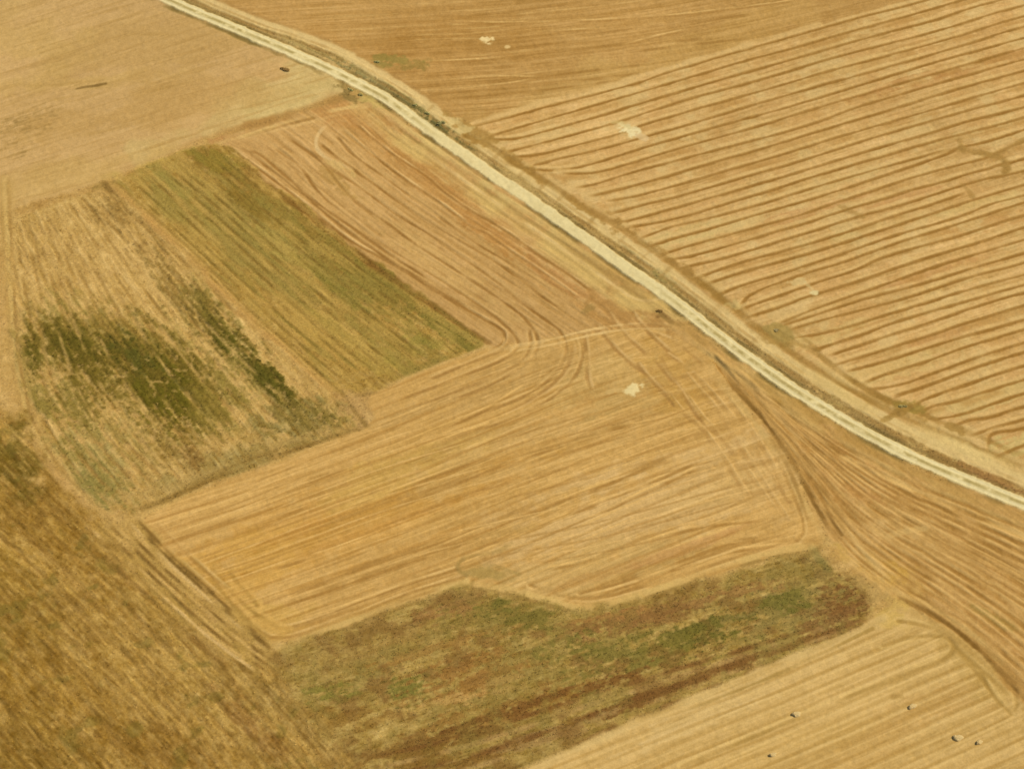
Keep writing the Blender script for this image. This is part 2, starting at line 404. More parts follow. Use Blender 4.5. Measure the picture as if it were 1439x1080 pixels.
for (cx, cy, rx, ry, c, a) in [(1320, 105, 130, 9, (181, 128, 66), .6), (1400, 85, 60, 10, (184, 132, 68), .5), (1270, 75, 90, 10, (186, 142, 76), .5), (1150, 60, 90, 14, (190, 146, 78), .5),
                               (1220, 130, 70, 7, (196, 140, 80), .5), (1100, 205, 110, 10, (190, 148, 80), .5), (1150, 290, 70, 9, (196, 142, 82), .45), (1270, 275, 60, 9, (198, 146, 84), .5),
                               (1300, 385, 70, 9, (198, 146, 84), .5), (1400, 310, 70, 12, (190, 140, 74), .5), (1320, 470, 50, 8, (192, 140, 78), .45), (920, 240, 80, 14, (194, 150, 84), .4),
                               (1180, 250, 110, 8, (214, 180, 112), .6), (1020, 320, 90, 8, (212, 182, 114), .5), (960, 330, 60, 9, (212, 184, 114), .5), (1190, 95, 80, 7, (212, 174, 104), .6),
                               (1130, 480, 80, 12, (212, 184, 112), .5), (1250, 520, 90, 12, (214, 182, 110), .5), (1390, 560, 80, 14, (212, 184, 114), .6), (1420, 625, 50, 16, (206, 184, 112), .7),
                               (1360, 190, 60, 6, (214, 182, 114), .6), (1380, 285, 60, 8, (214, 184, 112), .5), (1000, 150, 90, 7, (212, 172, 104), .4), (1190, 330, 80, 7, (212, 182, 112), .5)]:
    blob(cx, cy, rx, ry, 16, c, a, .8, 5, mask=M3, streak=st3, seed=cx % 97)
for k, l in enumerate(ext):
    stroke(l, .9, (156, 113, 48), .88, .45, .12, fade=4.5,  dz=-0.07, mask=M3, seed=k)
    # paired paler crest just above the furrow
    stroke(l, .9, (224, 186, 116), .6, .6, .45, dz=0.06, off=1.2, mask=M3, seed=k + 60)
    if k % 3 == 1: stroke(l, 1.4, (184, 138, 70), .45, .8, .7, off=-1.6, mask=M3, seed=k + 90)
stroke([(658, 175), (700, 163), (736, 151), (792, 136), (839, 125), (914, 103), (1039, 67), (1150, 35)], 1.9, (216, 178, 110), .75, .5, .25, dz=.06)
for l in ([(1347, 196), (1352, 208), (1354, 212)], [(1352, 208), (1362, 213), (1385, 216), (1398, 219), (1410, 224), (1416, 234), (1412, 241)], [(1396, 219), (1412, 208), (1439, 196)],
          [(1180, 290), (1192, 295), (1212, 304)], [(1350, 258), (1362, 268), (1366, 276)]):
    stroke(l, 1.5, (168, 130, 64), .8, .5, .2, mask=M3)
for (cx, cy, rx, ry) in [(1352, 208, 10, 6), (1394, 219, 14, 4), (1411, 232, 6, 6), (1380, 216, 16, 3)]:
    blob(cx, cy, rx, ry, 0, (170, 132, 66), .8, .4, 2, mask=M3)

# ================================================================== F4 curved rows between road and green strip
b, M4 = mk(F4, 'ploughed_strip', (197, 155, 90), 0.8)
g4 = [(300, 165), (390, 210), (446, 272), (529, 338), (615, 392), (705, 452), (760, 490)]
s, t = rowcoords(b, g4)
st4 = dirv((450, 250), (650, 390))
for (cx, cy, rx, ry, an, c, a) in [(560, 215, 130, 22, -38, (184, 135, 70), .75), (620, 262, 120, 16, -38, (181, 132, 66), .6), (690, 330, 110, 14, -38, (182, 132, 66), .75), (775, 385, 60, 16, -36, (186, 136, 74), .7),
                                   (480, 170, 50, 14, -30, (190, 140, 76), .6), (840, 400, 70, 10, -36, (206, 172, 100), .6), (470, 280, 110, 18, -38, (197, 156, 92), .6), (620, 372, 120, 22, -36, (200, 160, 92), .6),
                                   (780, 330, 130, 8, -36, (196, 154, 86), .5), (590, 260, 160, 10, -38, (194, 146, 78), .5), (880, 440, 60, 25, -20, (186, 140, 74), .6)]:
    blob(cx, cy, rx, ry, an, c, a, .7, 5, mask=M4, streak=st4, seed=cx % 89)
texture(b, M4, s, t, 4.5, 16, 0.6, 41, hf=3.2, big=3)
L4 = [
 ([(321, 207), (369, 241), (417, 278), (446, 303), (494, 341), (540, 362), (627, 420), (665, 440), (705, 462), (711, 472), (706, 486), (680, 494)], 1),
 ([(335, 205), (380, 238), (430, 278), (480, 320), (550, 366), (640, 424), (680, 448)], 0),
 ([(346, 212), (362, 214), (404, 249), (430, 275), (470, 304), (510, 330), (550, 358), (600, 392)], 0),
 ([(385, 207), (425, 235), (446, 272), (483, 301), (529, 338), (550, 350), (615, 392), (670, 427), (705, 452), (727, 475), (730, 490), (710, 505), (670, 520), (610, 540)], 0),
 ([(405, 194), (415, 201), (458, 232), (479, 264), (508, 291), (550, 316), (580, 340), (640, 380), (690, 412), (730, 440), (750, 462), (758, 485), (748, 505), (720, 525), (680, 545)], 0),
 ([(442, 212), (458, 232), (504, 262), (550, 297), (605, 330), (660, 370), (700, 397), (740, 432), (767, 450), (785, 462), (797, 480), (795, 505), (772, 535), (740, 556), (690, 575), (620, 598)], 0),
 ([(446, 199), (477, 224), (508, 247), (577, 296), (615, 322), (680, 357), (735, 395), (765, 420), (790, 436)], 0),
 ([(470, 190), (500, 222), (545, 254), (607, 298), (665, 340), (725, 375), (765, 402), (785, 420)], 0),
 ([(479, 182), (513, 210), (546, 237), (600, 274), (640, 302), (665, 322), (685, 327), (715, 352), (765, 385), (813, 420)], 1),
 ([(500, 174), (540, 210), (567, 228), (600, 249), (632, 278), (667, 300), (700, 317), (740, 347), (800, 387), (835, 412)], 1),
 ([(515, 162), (550, 191), (600, 224), (650, 260), (705, 300), (760, 337), (800, 365), (840, 392)], 0),
]
for k, (l, pale) in enumerate(L4):
    stroke(l, .75, (152, 110, 50), .75, .45, .3, dz=-.06, fade=3, seed=k)
    if pale: stroke(l, .5, (224, 184, 116), .75, .5, .45, off=.75, dz=.06, fade=3, seed=k + 20)
    else: stroke(l, .7, (208, 168, 100), .35, .6, .6, off=1.0, fade=3, seed=k + 30)
for k, l in enumerate(lerp_lines([(335, 205), (417, 268), (494, 333), (560, 370), (640, 422), (700, 458)], [(515, 155), (600, 218), (705, 294), (760, 332), (820, 372), (860, 400)], 21)):
    stroke(l, .55, (168, 126, 64) if k % 2 else (210, 170, 104), .42, .5, .9, dz=-.03, mask=M4, world=True, fade=6, seed=k + 3)
stroke([(500, 168), (467, 172), (448, 185), (442, 203), (452, 220), (477, 230), (492, 237)], .8, (220, 184, 120), .8, .5, .6)
blob(478, 236, 22, 7, -30, (206, 170, 100), .8, .6, 2)
blob(470, 252, 40, 8, -38, (172, 134, 66), .5, .8, 2.5)
stroke([(436, 204), (440, 215), (460, 232)], .7, (160, 118, 60), .5)
# headland north edge of F4/F5/F6 : reddish bank and pale tracks
stroke([(270, 202), (310, 188), (360, 172), (420, 158), (455, 144), (500, 134)], 2.6, (176, 134, 70), .8, .5, .35, dz=-.08)
stroke([(455, 143), (470, 138), (500, 132)], 3.2, (172, 132, 68), .7, .6, .3)
blob(300, 196, 22, 5, 15, (186, 136, 76), .6, .6, 3)
stroke([(270, 210), (330, 196), (400, 172), (450, 158), (500, 150)], 1.1, (218, 180, 108), .7, .5, .5)
stroke([(320, 202), (370, 186), (410, 178), (480, 160), (520, 150)], .8, (214, 174, 106), .6, .5, .5)
stroke([(345, 192), (370, 184), (405, 174), (440, 166)], .8, (164, 124, 62), .6, .5, .5)
for l in ([(0, 312), (40, 303), (80, 292), (140, 270), (200, 246), (260, 222)],):
    stroke(l, 1.4, (208, 172, 96), .55, .6, .4); stroke(l, 1.0, (174, 136, 68), .5, .6, .5, off=-2.2)
stroke([(150, 250), (200, 238), (230, 226), (290, 208)], 2.6, (196, 166, 78), .6, .6, .5)
stroke([(210, 226), (240, 218), (272, 208)], 1.2, (158, 140, 56), .6, .6, .6)
blob(150, 262, 18, 7, 0, (158, 130, 64), .7, .5, 3)

# ================================================================== F5 olive strip
b, M5 = mk(F5, 'weedy_fallow_strip', (172, 138, 66), 0.8, 1.2)
g5 = [(148, 262), (262, 362), (395, 493), (480, 560)]
s, t = rowcoords(b, [(230, 225), (330, 320), (450, 420), (580, 520)])
st5 = dirv((300, 290), (500, 450))
texture(b, M5, s, t, 8, 11, 0.8, 51, hf=12, big=6, tint=(1, .9, .5))
for (cx, cy, rx, ry, an, c, a, th) in [
    (320, 250, 70, 28, -36, (140, 112, 44), .85, 0), (390, 300, 100, 26, -38, (143, 112, 44), .8, 0), (480, 360, 120, 22, -36, (138, 112, 44), .75, 0), (570, 430, 110, 24, -36, (134, 116, 46), .85, 0),
    (630, 465, 60, 16, -30, (128, 116, 46), .8, 0), (420, 370, 150, 40, -40, (146, 128, 56), .65, 0), (350, 330, 110, 40, -40, (152, 132, 62), .6, 0), (250, 262, 80, 28, -40, (176, 148, 72), .7, 0),
    (300, 320, 110, 26, -40, (160, 138, 66), .6, 0), (420, 430, 110, 40, -38, (166, 138, 66), .5, 0), (520, 490, 90, 26, -20, (172, 146, 66), .65, 0), (440, 500, 70, 40, -40, (182, 146, 68), .6, 0),
    (400, 440, 70, 18, -40, (186, 150, 72), .5, .1), (270, 330, 120, 10, -42, (178, 148, 72), .6, 0), (560, 500, 60, 12, 18, (164, 142, 62), .6, .1), (300, 225, 30, 12, -10, (138, 118, 42), .8, 0),
    (360, 295, 60, 14, -38, (130, 106, 38), .7, .1), (385, 345, 60, 14, -38, (164, 146, 70), .7, .1), (500, 440, 120, 12, -36, (176, 140, 66), .5, .1), (540, 470, 70, 10, -36, (136, 114, 46), .6, .1),
    (230, 250, 40, 10, -35, (150, 140, 66), .5, .1), (470, 400, 60, 10, -36, (126, 116, 44), .6, .15), (600, 480, 50, 8, -10, (144, 134, 54), .6, .1)]:
    blob(cx, cy, rx, ry, an, c, a, .9, 5, thr=th, mask=M5, streak=st5, seed=(cx * 3) % 83)
for k, l in enumerate(lerp_lines([(165, 262), (262, 350), (395, 478), (470, 540)], [(318, 216), (446, 318), (600, 432), (670, 482)], 15)):
    stroke(l, .7, (128, 102, 40), .62, .5, .7, dz=-.05, mask=M5, world=True, fade=6, seed=k)
    if k % 2: stroke(l, .8, (192, 158, 80), .4, .7, .9, off=1.3, mask=M5, world=True, fade=8, seed=k + 50)
stroke([(350, 240), (400, 278), (446, 311), (500, 355), (600, 425), (660, 467), (686, 482)], 1.9, (128, 92, 36), .8, .5, .3, dz=-.1)
stroke([(545, 540), (600, 519), (686, 488)], 1.6, (208, 170, 100), .8, .5, .25, dz=.05)
stroke([(520, 546), (560, 528), (640, 497)], 1.4, (146, 124, 56), .6, .6, .5)
mixc(b, (176, 134, 64), .16 * M5[b]); nz5 = ani(s, t, 16, 2.2, 58, 3); mixc(b, (138, 126, 54), np.clip(nz5 * .5 - .1, 0, .28) * M5[b]); mixc(b, (190, 156, 78), np.clip(-nz5 * .8 - .2, 0, .5) * M5[b])
# baulk between F5 and F6
for dx, c, w, a in [(-3, (176, 136, 66), 2.0, .6), (0, (206, 166, 92), 1.3, .85), (4.5, (150, 116, 50), .8, .6), (9, (200, 160, 86), 1.2, .7), (13, (148, 116, 50), .7, .5), (-8, (186, 144, 76), 3.2, .7)]:
    stroke([(158 + dx, 262), (205 + dx, 305), (266 + dx, 362), (328 + dx, 428), (398 + dx, 491), (462 + dx, 549)], w, c, a, .5, .25, dz=.04 if w > 1 else -.05)
stroke([(146, 258), (155, 268), (164, 282)], 1.4, (128, 98, 44), .75, .5, .2, dz=-.1)

# ================================================================== F6 sandy field with green patches
b, M6 = mk(F6, 'patchy_green_field', (194, 157, 86), 0.8, 1.2)
left6 = [(12, 318), (24, 400), (34, 490), (56, 585), (96, 655), (160, 715)]
right6 = [(148, 268), (200, 314), (262, 372), (328, 438), (398, 503), (470, 565)]
g6 = [(70, 290), (130, 380), (190, 460), (260, 560), (330, 650)]
s, t = rowcoords(b, g6)
st6 = dirv((180, 430), (300, 570))
blob(120, 370, 120, 70, -50, (199, 162, 92), .5, .5, 10, mask=M6)
blob(300, 640, 140, 40, 20, (178, 146, 78), .6, .6, 8, mask=M6)
blob(120, 660, 60, 60, -50, (156, 136, 70), .75, .7, 6, mask=M6, streak=st6)
blob(430, 590, 70, 28, 10, (142, 124, 62), .85, .7, 5, mask=M6)
blob(350, 640, 110, 18, 20, (156, 132, 68), .7, .7, 5, mask=M6)
texture(b, M6, s, t, 6.5, 10, 0.7, 61, hf=7, big=4)
lines6 = lerp_lines(left6, right6, 22)
for k, l in enumerate(lines6):
    stroke(l, .8, (160, 124, 60), .55, .6, .6, dz=-.05, mask=M6, world=True, seed=k)
    if k % 2 == 0: stroke(l, .9, (212, 174, 102), .4, .7, .7, off=1.2, mask=M6, world=True, seed=k + 40)
DG = (94, 90, 30); MG = (106, 96, 34); LG = (136, 120, 52)
for (cx, cy, rx, ry, an, c, a, th) in [
    (190, 505, 160, 52, -22, LG, .6, .3), (185, 510, 110, 45, -22, (120, 104, 40), .7, .25),
    (45, 490, 34, 50, -60, MG, .9, .1), (50, 500, 22, 60, -65, (96, 92, 30), .8, .2), (110, 490, 40, 28, -50, MG, .75, .35), (100, 480, 26, 22, -50, DG, .6, .15),
    (190, 500, 80, 34, -15, (92, 88, 28), .9, .05), (205, 510, 50, 24, -40, (84, 86, 30), .85, .05), (235, 550, 62, 44, -50, MG, .9, .05), (235, 560, 46, 34, -55, (94, 92, 24), .8, .1),
    (140, 530, 46, 26, -40, MG, .8, .1), (240, 480, 60, 20, -40, MG, .6, .5),
    (330, 485, 22, 84, 47, (104, 94, 36), .85, .15), (340, 500, 14, 70, 46, (86, 86, 26), .9, .05), (385, 535, 13, 34, 46, (86, 84, 26), .95, .05), (300, 445, 16, 40, 45, (104, 96, 36), .8, .1), (280, 415, 26, 20, -50, LG, .6, .5),
    (310, 555, 36, 40, -40, LG, .8, .2), (300, 580, 30, 26, -40, (122, 108, 42), .7, .25), (270, 430, 40, 26, -40, (126, 108, 46), .7, .3), (110, 560, 40, 30, -50, MG, .7, .25), (90, 590, 40, 40, -50, LG, .8, .2),
    (200, 340, 60, 34, -50, (150, 118, 58), .6, .75), (160, 300, 44, 26, -50, (146, 116, 56), .6, .75), (235, 372, 50, 26, -50, (144, 116, 54), .65, .7), (250, 400, 60, 26, -50, (140, 114, 52), .65, .7),
    (240, 620, 34, 26, -50, (130, 108, 46), .7, .3), (265, 640, 22, 12, -55, (118, 94, 42), .7, .3), (140, 680, 46, 26, -45, (132, 122, 58), .7, .2), (180, 620, 60, 16, -45, (146, 122, 56), .6, .3), (60, 560, 30, 30, -50, LG, .7, .3),
    (440, 585, 50, 14, -10, (122, 108, 46), .8, .15), (410, 580, 30, 14, -20, (128, 112, 52), .7, .2), (40, 440, 12, 22, -60, (150, 122, 56), .6, .4), (160, 455, 60, 20, -30, (150, 122, 54), .6, .4)]:
    blob(cx, cy, rx, ry, an, c, a, 1.15, 3.2, thr=th, soft=.75, mask=M6, streak=st6, seed=(cx * 7 + cy) % 101, dz=.12 if th < .2 else .05)
# pale gaps in the green, and specks
gc = COL[b]; gw = np.clip((122 - gc.mean(2)) / 45, 0, 1)[..., None] * M6[b][..., None]; gc *= 1 + gw * (np.array((1.07, .985, .92), F) - 1)
nn = fbm(XX[b], YY[b], 1.5, 66, 3); gm = sst(.75, 1.15, nn)
mixc(b, (196, 158, 92), .55 * gm * M6[b] * sst(-.6, .4, fbm(XX[b], YY[b], 12, 67, 2)))
for k, l in enumerate(lines6[::2]):
    stroke(l, .7, (204, 166, 96), .45, .6, .9, mask=M6, world=True, seed=k + 80)
# bottom headland of F6
for l, w, c, a in [([(172, 722), (240, 700), (300, 672), (400, 636), (470, 614), (515, 600)], 1.3, (140, 108, 48), .7), ([(160, 700), (230, 690), (300, 662), (400, 622), (480, 600)], 1.8, (178, 146, 80), .6),
                   ([(250, 690), (330, 652), (420, 622), (490, 606)], 1.0, (148, 118, 56), .6), ([(172, 735), (240, 710), (300, 684), (400, 648), (470, 620), (528, 600)], 1.4, (206, 168, 92), .7)]:
    stroke(l, w, c, a, .6, .4)
# corner knot between F5, F6 and F7
blob(505, 575, 30, 22, -50, (184, 146, 84), .8, .6, 4)
for l in ([(480, 552), (495, 575), (512, 596), (522, 606)], [(470, 600), (500, 606), (535, 600)], [(535, 580), (540, 592), (538, 602)], [(498, 556), (512, 554), (528, 552)]):
    stroke(l, .9, (140, 110, 52), .75, .5, .3, dz=-.06)
stroke([(490, 560), (506, 580), (520, 600)], 1.2, (214, 176, 108), .6, .5, .4, off=1.4)

# west track round F6
for dx, w, c, a in [(0, 2.0, (208, 172, 98), .75), (6, .9, (164, 126, 62), .6), (-5, 1.0, (176, 138, 72), .5), (11, 1.2, (200, 162, 92), .5)]:
    stroke([(6 + dx, 250), (8 + dx, 316), (12 + dx, 400), (18 + dx, 480), (30 + dx, 560), (52 + dx, 620), (95 + dx, 680), (150 + dx, 728), (200 + dx, 780)], w, c, a, .5, .3)

# ================================================================== F7 golden central field
b, M7 = mk(F7, 'golden_stubble_field', (205, 162, 90), 0.8)
g7 = [(150, 872), (280, 830), (375, 799), (465, 768), (560, 733), (713, 672), (840, 620), (960, 575), (1060, 540)]
s, t = rowcoords(b, g7)
st7 = dirv((465, 770), (713, 675))
for (cx, cy, rx, ry, an, c, a) in [(420, 750, 200, 60, 20, (203, 154, 76), .6), (330, 800, 110, 50, 20, (203, 156, 74), .7), (600, 690, 180, 26, 20, (199, 150, 70), .6), (560, 660, 120, 26, 20, (204, 164, 84), .7),
                                   (900, 720, 240, 70, 18, (209, 171, 106), .8), (820, 800, 180, 36, 15, (200, 162, 92), .7), (750, 620, 200, 36, 20, (203, 163, 94), .7), (700, 540, 160, 30, 15, (198, 158, 90), .7),
                                   (860, 540, 90, 40, 10, (203, 166, 96), .6), (1060, 680, 60, 70, -60, (198, 156, 86), .5), (680, 590, 120, 16, 20, (202, 158, 84), .5), (950, 540, 60, 34, -50, (202, 156, 76), .45),
                                   (380, 870, 60, 26, 10, (208, 166, 82), .6), (980, 590, 50, 20, -40, (200, 156, 80), .4), (460, 730, 160, 7, 20, (190, 136, 60), .4), (520, 745, 180, 7, 20, (190, 138, 62), .4), (560, 775, 120, 7, 20, (192, 142, 66), .4),
                                   (700, 650, 110, 8, 20, (196, 148, 72), .4), (640, 725, 150, 12, 20, (196, 152, 78), .5), (960, 770, 120, 7, 20, (196, 144, 84), .5), (1000, 690, 90, 22, 18, (208, 170, 102), .6), (900, 790, 160, 8, 18, (196, 150, 82), .5)]:
    blob(cx, cy, rx, ry, an, c, a, .6, 7, mask=M7, streak=st7, seed=(cx + cy) % 79)
texture(b, M7, s, t, 6, 16, 0.5, 71, hf=3.2, big=3, tint=(1, .95, .8))
rm, kk = rows(t, s, 4.4, .8, 72)
gx, gy = toPix(XX[b], YY[b], 0 * XX[b])
rowm = M7[b] * sst(1090, 960, gx + (560 - gy) * -0.35) if False else M7[b] * (1 - sst(930, 1010, gx - np.clip(gy - 560, 0, 200) * .45)) * sst(505, 545, gy + (gx < 760) * 30)
mixc(b, (168, 122, 54), .5 * rm * rowm)
rm2, _ = rows(t + 1.3, s, 4.4, .45, 75)
mixc(b, (226, 182, 104), .6 * rm2 * rowm * sst(-.3, .5, ani(s, t, 26, 4, 76, 2) + .25))
DZ[b] += (-.05 * rm + .05 * rm2) * rowm
for k, l in enumerate([
    [(375, 799), (465, 770), (560, 735)], [(340, 740), (420, 712), (480, 690)], [(547, 713), (620, 684), (713, 647), (800, 620), (913, 587)], [(480, 713), (600, 670), (680, 640)],
    [(420, 870), (520, 838), (620, 802), (700, 770)], [(390, 850), (500, 812), (600, 778), (700, 742)], [(450, 880), (560, 842), (640, 815)], [(700, 760), (800, 718), (900, 680), (990, 640)],
    [(400, 835), (520, 790), (640, 750), (760, 705)], [(577, 617), (660, 585), (750, 532), (790, 505)], [(560, 640), (660, 602), (700, 590)], [(380, 690), (440, 672), (500, 648)],
    [(600, 770), (720, 725), (840, 680), (930, 645)], [(840, 720), (915, 682), (990, 650)], [(840, 825), (965, 780), (1027, 757), (1115, 755)], [(820, 838), (900, 812), (1000, 775), (1080, 764), (1120, 762)],
    [(760, 800), (860, 775), (960, 740), (1060, 728), (1105, 722)], [(700, 745), (800, 700), (900, 655), (950, 640)], [(850, 600), (915, 590), (950, 578)]]):
    pale = k % 3 != 2
    stroke(l, .5 if pale else .8, (230, 186, 108) if pale else (168, 126, 60), .7 if pale else .5, .5, .55, dz=.05 if pale else -.04, mask=M7, fade=6, seed=k)
    stroke(l, .7, (166, 122, 56), .6, .5, .5, off=-1.0, mask=M7, fade=6, seed=k + 30)
for k, l in enumerate(lerp_lines([(200, 728), (300, 690), (400, 650), (515, 606), (620, 572), (740, 530), (860, 505), (930, 500)], [(370, 905), (470, 872), (560, 838), (655, 806), (760, 790), (880, 770), (1000, 738), (1130, 700)], 26)):
    pale = k % 2 == 0
    stroke(l, .4 if pale else .55, (226, 184, 110) if pale else (170, 127, 62), .5 if pale else .36, .4, .6, bl=24.0, dz=.04 if pale else -.04, mask=M7, world=True, fade=4, seed=k + 11)
for l in ([(205, 742), (255, 792), (305, 836), (360, 886), (392, 900), (470, 876), (560, 840), (652, 809)], [(222, 738), (268, 784), (318, 828), (370, 874), (396, 886), (470, 862), (560, 826), (640, 800)],
          [(1128, 758), (1080, 768), (980, 800), (870, 834), (815, 844), (745, 822)], [(1118, 748), (1060, 760), (980, 784), (870, 820), (815, 832)], [(1090, 640), (1118, 700), (1132, 745), (1120, 760)]):
    stroke(l, .8, (164, 122, 58), .5, .5, .4, dz=-.04); stroke(l, .5, (224, 184, 112), .6, .5, .5, off=.9)
# turning rows and cross tracks at the junction
for k, l in enumerate([[(797, 470), (806, 488), (800, 512), (778, 540), (745, 562), (700, 582)], [(775, 462), (784, 478), (783, 492)], [(838, 452), (840, 462), (848, 470), (870, 496), (890, 515), (910, 528)],
                       [(847, 430), (858, 445), (870, 462), (885, 478), (900, 490), (910, 500)], [(880, 428), (890, 445), (905, 462), (925, 480), (945, 498), (958, 514)], [(905, 465), (940, 475), (965, 492), (990, 515)],
                       [(820, 465), (826, 500), (824, 530), (830, 550)], [(893, 508), (905, 525), (925, 545), (940, 562), (950, 575)], [(920, 505), (935, 525), (955, 548), (975, 580), (1000, 610)]]):
    stroke(l, .9, (164, 122, 62), .55, .5, .4, dz=-.05, fade=2, seed=k)
    stroke(l, .6, (222, 182, 114), .6, .5, .5, off=.9, fade=2, seed=k + 9)
for k, l in enumerate([[(712, 470), (714, 482), (704, 494), (670, 506), (600, 534)], [(727, 475), (730, 490), (710, 505), (670, 520), (610, 544), (560, 562)], [(744, 460), (747, 488), (735, 508), (700, 528), (640, 550), (590, 570)], [(752, 463), (758, 487), (748, 505), (720, 525), (680, 545), (640, 560)],
                       [(782, 458), (797, 480), (795, 505), (772, 535), (740, 556), (690, 575), (640, 592)], [(815, 470), (822, 495), (812, 525), (788, 552), (750, 575), (690, 600), (600, 632)]]):
    stroke(l, .75, (164, 122, 60), .6, .5, .35, dz=-.05, fade=2, seed=k + 40)
    stroke(l, .5, (218, 178, 108), .5, .5, .5, off=-.9, fade=2, seed=k + 49)
for o, a in [(0, .85), (2.0, .8)]:
    stroke([(728, 493), (780, 484), (815, 473), (870, 464), (920, 461), (960, 463), (1000, 480)], .7, (226, 188, 118), a, .5, .2, off=o if o else 0, dz=.04)
stroke([(690, 492), (720, 488), (760, 482)], 1.3, (214, 176, 108), .7, .5, .3)
blob(860, 432, 40, 22, -10, (176, 132, 68), .6, .8, 3, seed=8)
blob(930, 440, 50, 18, -36, (172, 130, 68), .6, .9, 3, seed=9)
blob(930, 438, 16, 8, -30, (134, 98, 48), .8, .7, 2, seed=14)
blob(826, 433, 18, 8, 0, (158, 128, 66), .6, .6, 2.5)
# net of crossing pale tracks on the east headland of F7
net = [[(935, 505), (965, 550), (990, 585), (1010, 605), (1040, 640), (1052, 655), (1075, 690), (1095, 718)], [(920, 520), (940, 550), (965, 580), (992, 600), (1008, 625), (1020, 640), (1040, 670), (1060, 705), (1080, 722)],
       [(960, 515), (985, 545), (1000, 560), (1030, 600), (1060, 650), (1085, 690), (1108, 725)], [(940, 495), (975, 520), (1000, 545), (1040, 595), (1080, 650), (1110, 700)], [(1028, 560), (1050, 590), (1075, 625), (1095, 665), (1110, 700)]]
cross = [[(960, 540), (1000, 530)], [(955, 560), (1000, 548), (1030, 545)], [(965, 580), (1010, 570), (1040, 562)], [(990, 600), (1030, 588), (1060, 582)], [(1000, 617), (1040, 603)], [(1028, 632), (1050, 625), (1075, 622)],
         [(1040, 650), (1090, 640)], [(1052, 672), (1095, 660)], [(1058, 688), (1100, 678)], [(1075, 710), (1112, 700)], [(905, 515), (960, 508)], [(915, 535), (975, 522)], [(925, 552), (975, 545)]]
for k, l in enumerate(net):
    stroke(l, .45, (220, 180, 110), .6, .5, .7, dz=.05, seed=k); stroke(l, .7, (172, 130, 68), .35, .6, .5, off=-1.1, seed=k + 7)
for k, l in enumerate(cross):
    stroke(l, .45, (218, 178, 110), .5, .5, .7, seed=k); stroke(l, 1.1, (174, 132, 68), .35, .6, .5, off=-1.2, seed=k + 17)
# loop at the notch of the southern border
stroke([(720, 762), (700, 776), (660, 780), (645, 788), (642, 800), (655, 808)], .9, (158, 128, 66), .6, .6, .3)
stroke([(650, 797), (680, 792), (705, 797), (728, 806)], 1.0, (156, 130, 68), .6, .6, .3)
blob(690, 806, 34, 8, -8, (168, 140, 74), .7, .5, 4)
blob(720, 745, 30, 5, 10, (180, 142, 74), .4, .6, 3)
# pale southern border
for l in ([(390, 908), (470, 882), (560, 846), (655, 817)], [(655, 818), (740, 834), (812, 855)], [(812, 856), (870, 846), (940, 822), (1000, 800), (1080, 776), (1142, 768)]):
    stroke(l, 1.7, (212, 176, 102), .75, .5, .3, dz=.05)
    stroke(l, .9, (152, 120, 58), .6, .6, .4, off=-1.6 if l[0][0] != 655 else -1.6)
stroke([(420, 892), (500, 862), (600, 828), (650, 812)], .8, (178, 136, 66), .5)
# bottom-left corner loops of F7
for l in ([(300, 800), (330, 835), (350, 858), (385, 878), (410, 888)], [(318, 798), (345, 830), (360, 850)], [(270, 780), (310, 830), (345, 870), (372, 895), (400, 900)]):
    stroke(l, .8, (164, 128, 58), .55, .5, .4); stroke(l, .7, (216, 172, 92), .5, .5, .5, off=1.2)
blob(385, 880, 26, 10, -10, (206, 162, 82), .7, .5, 3)

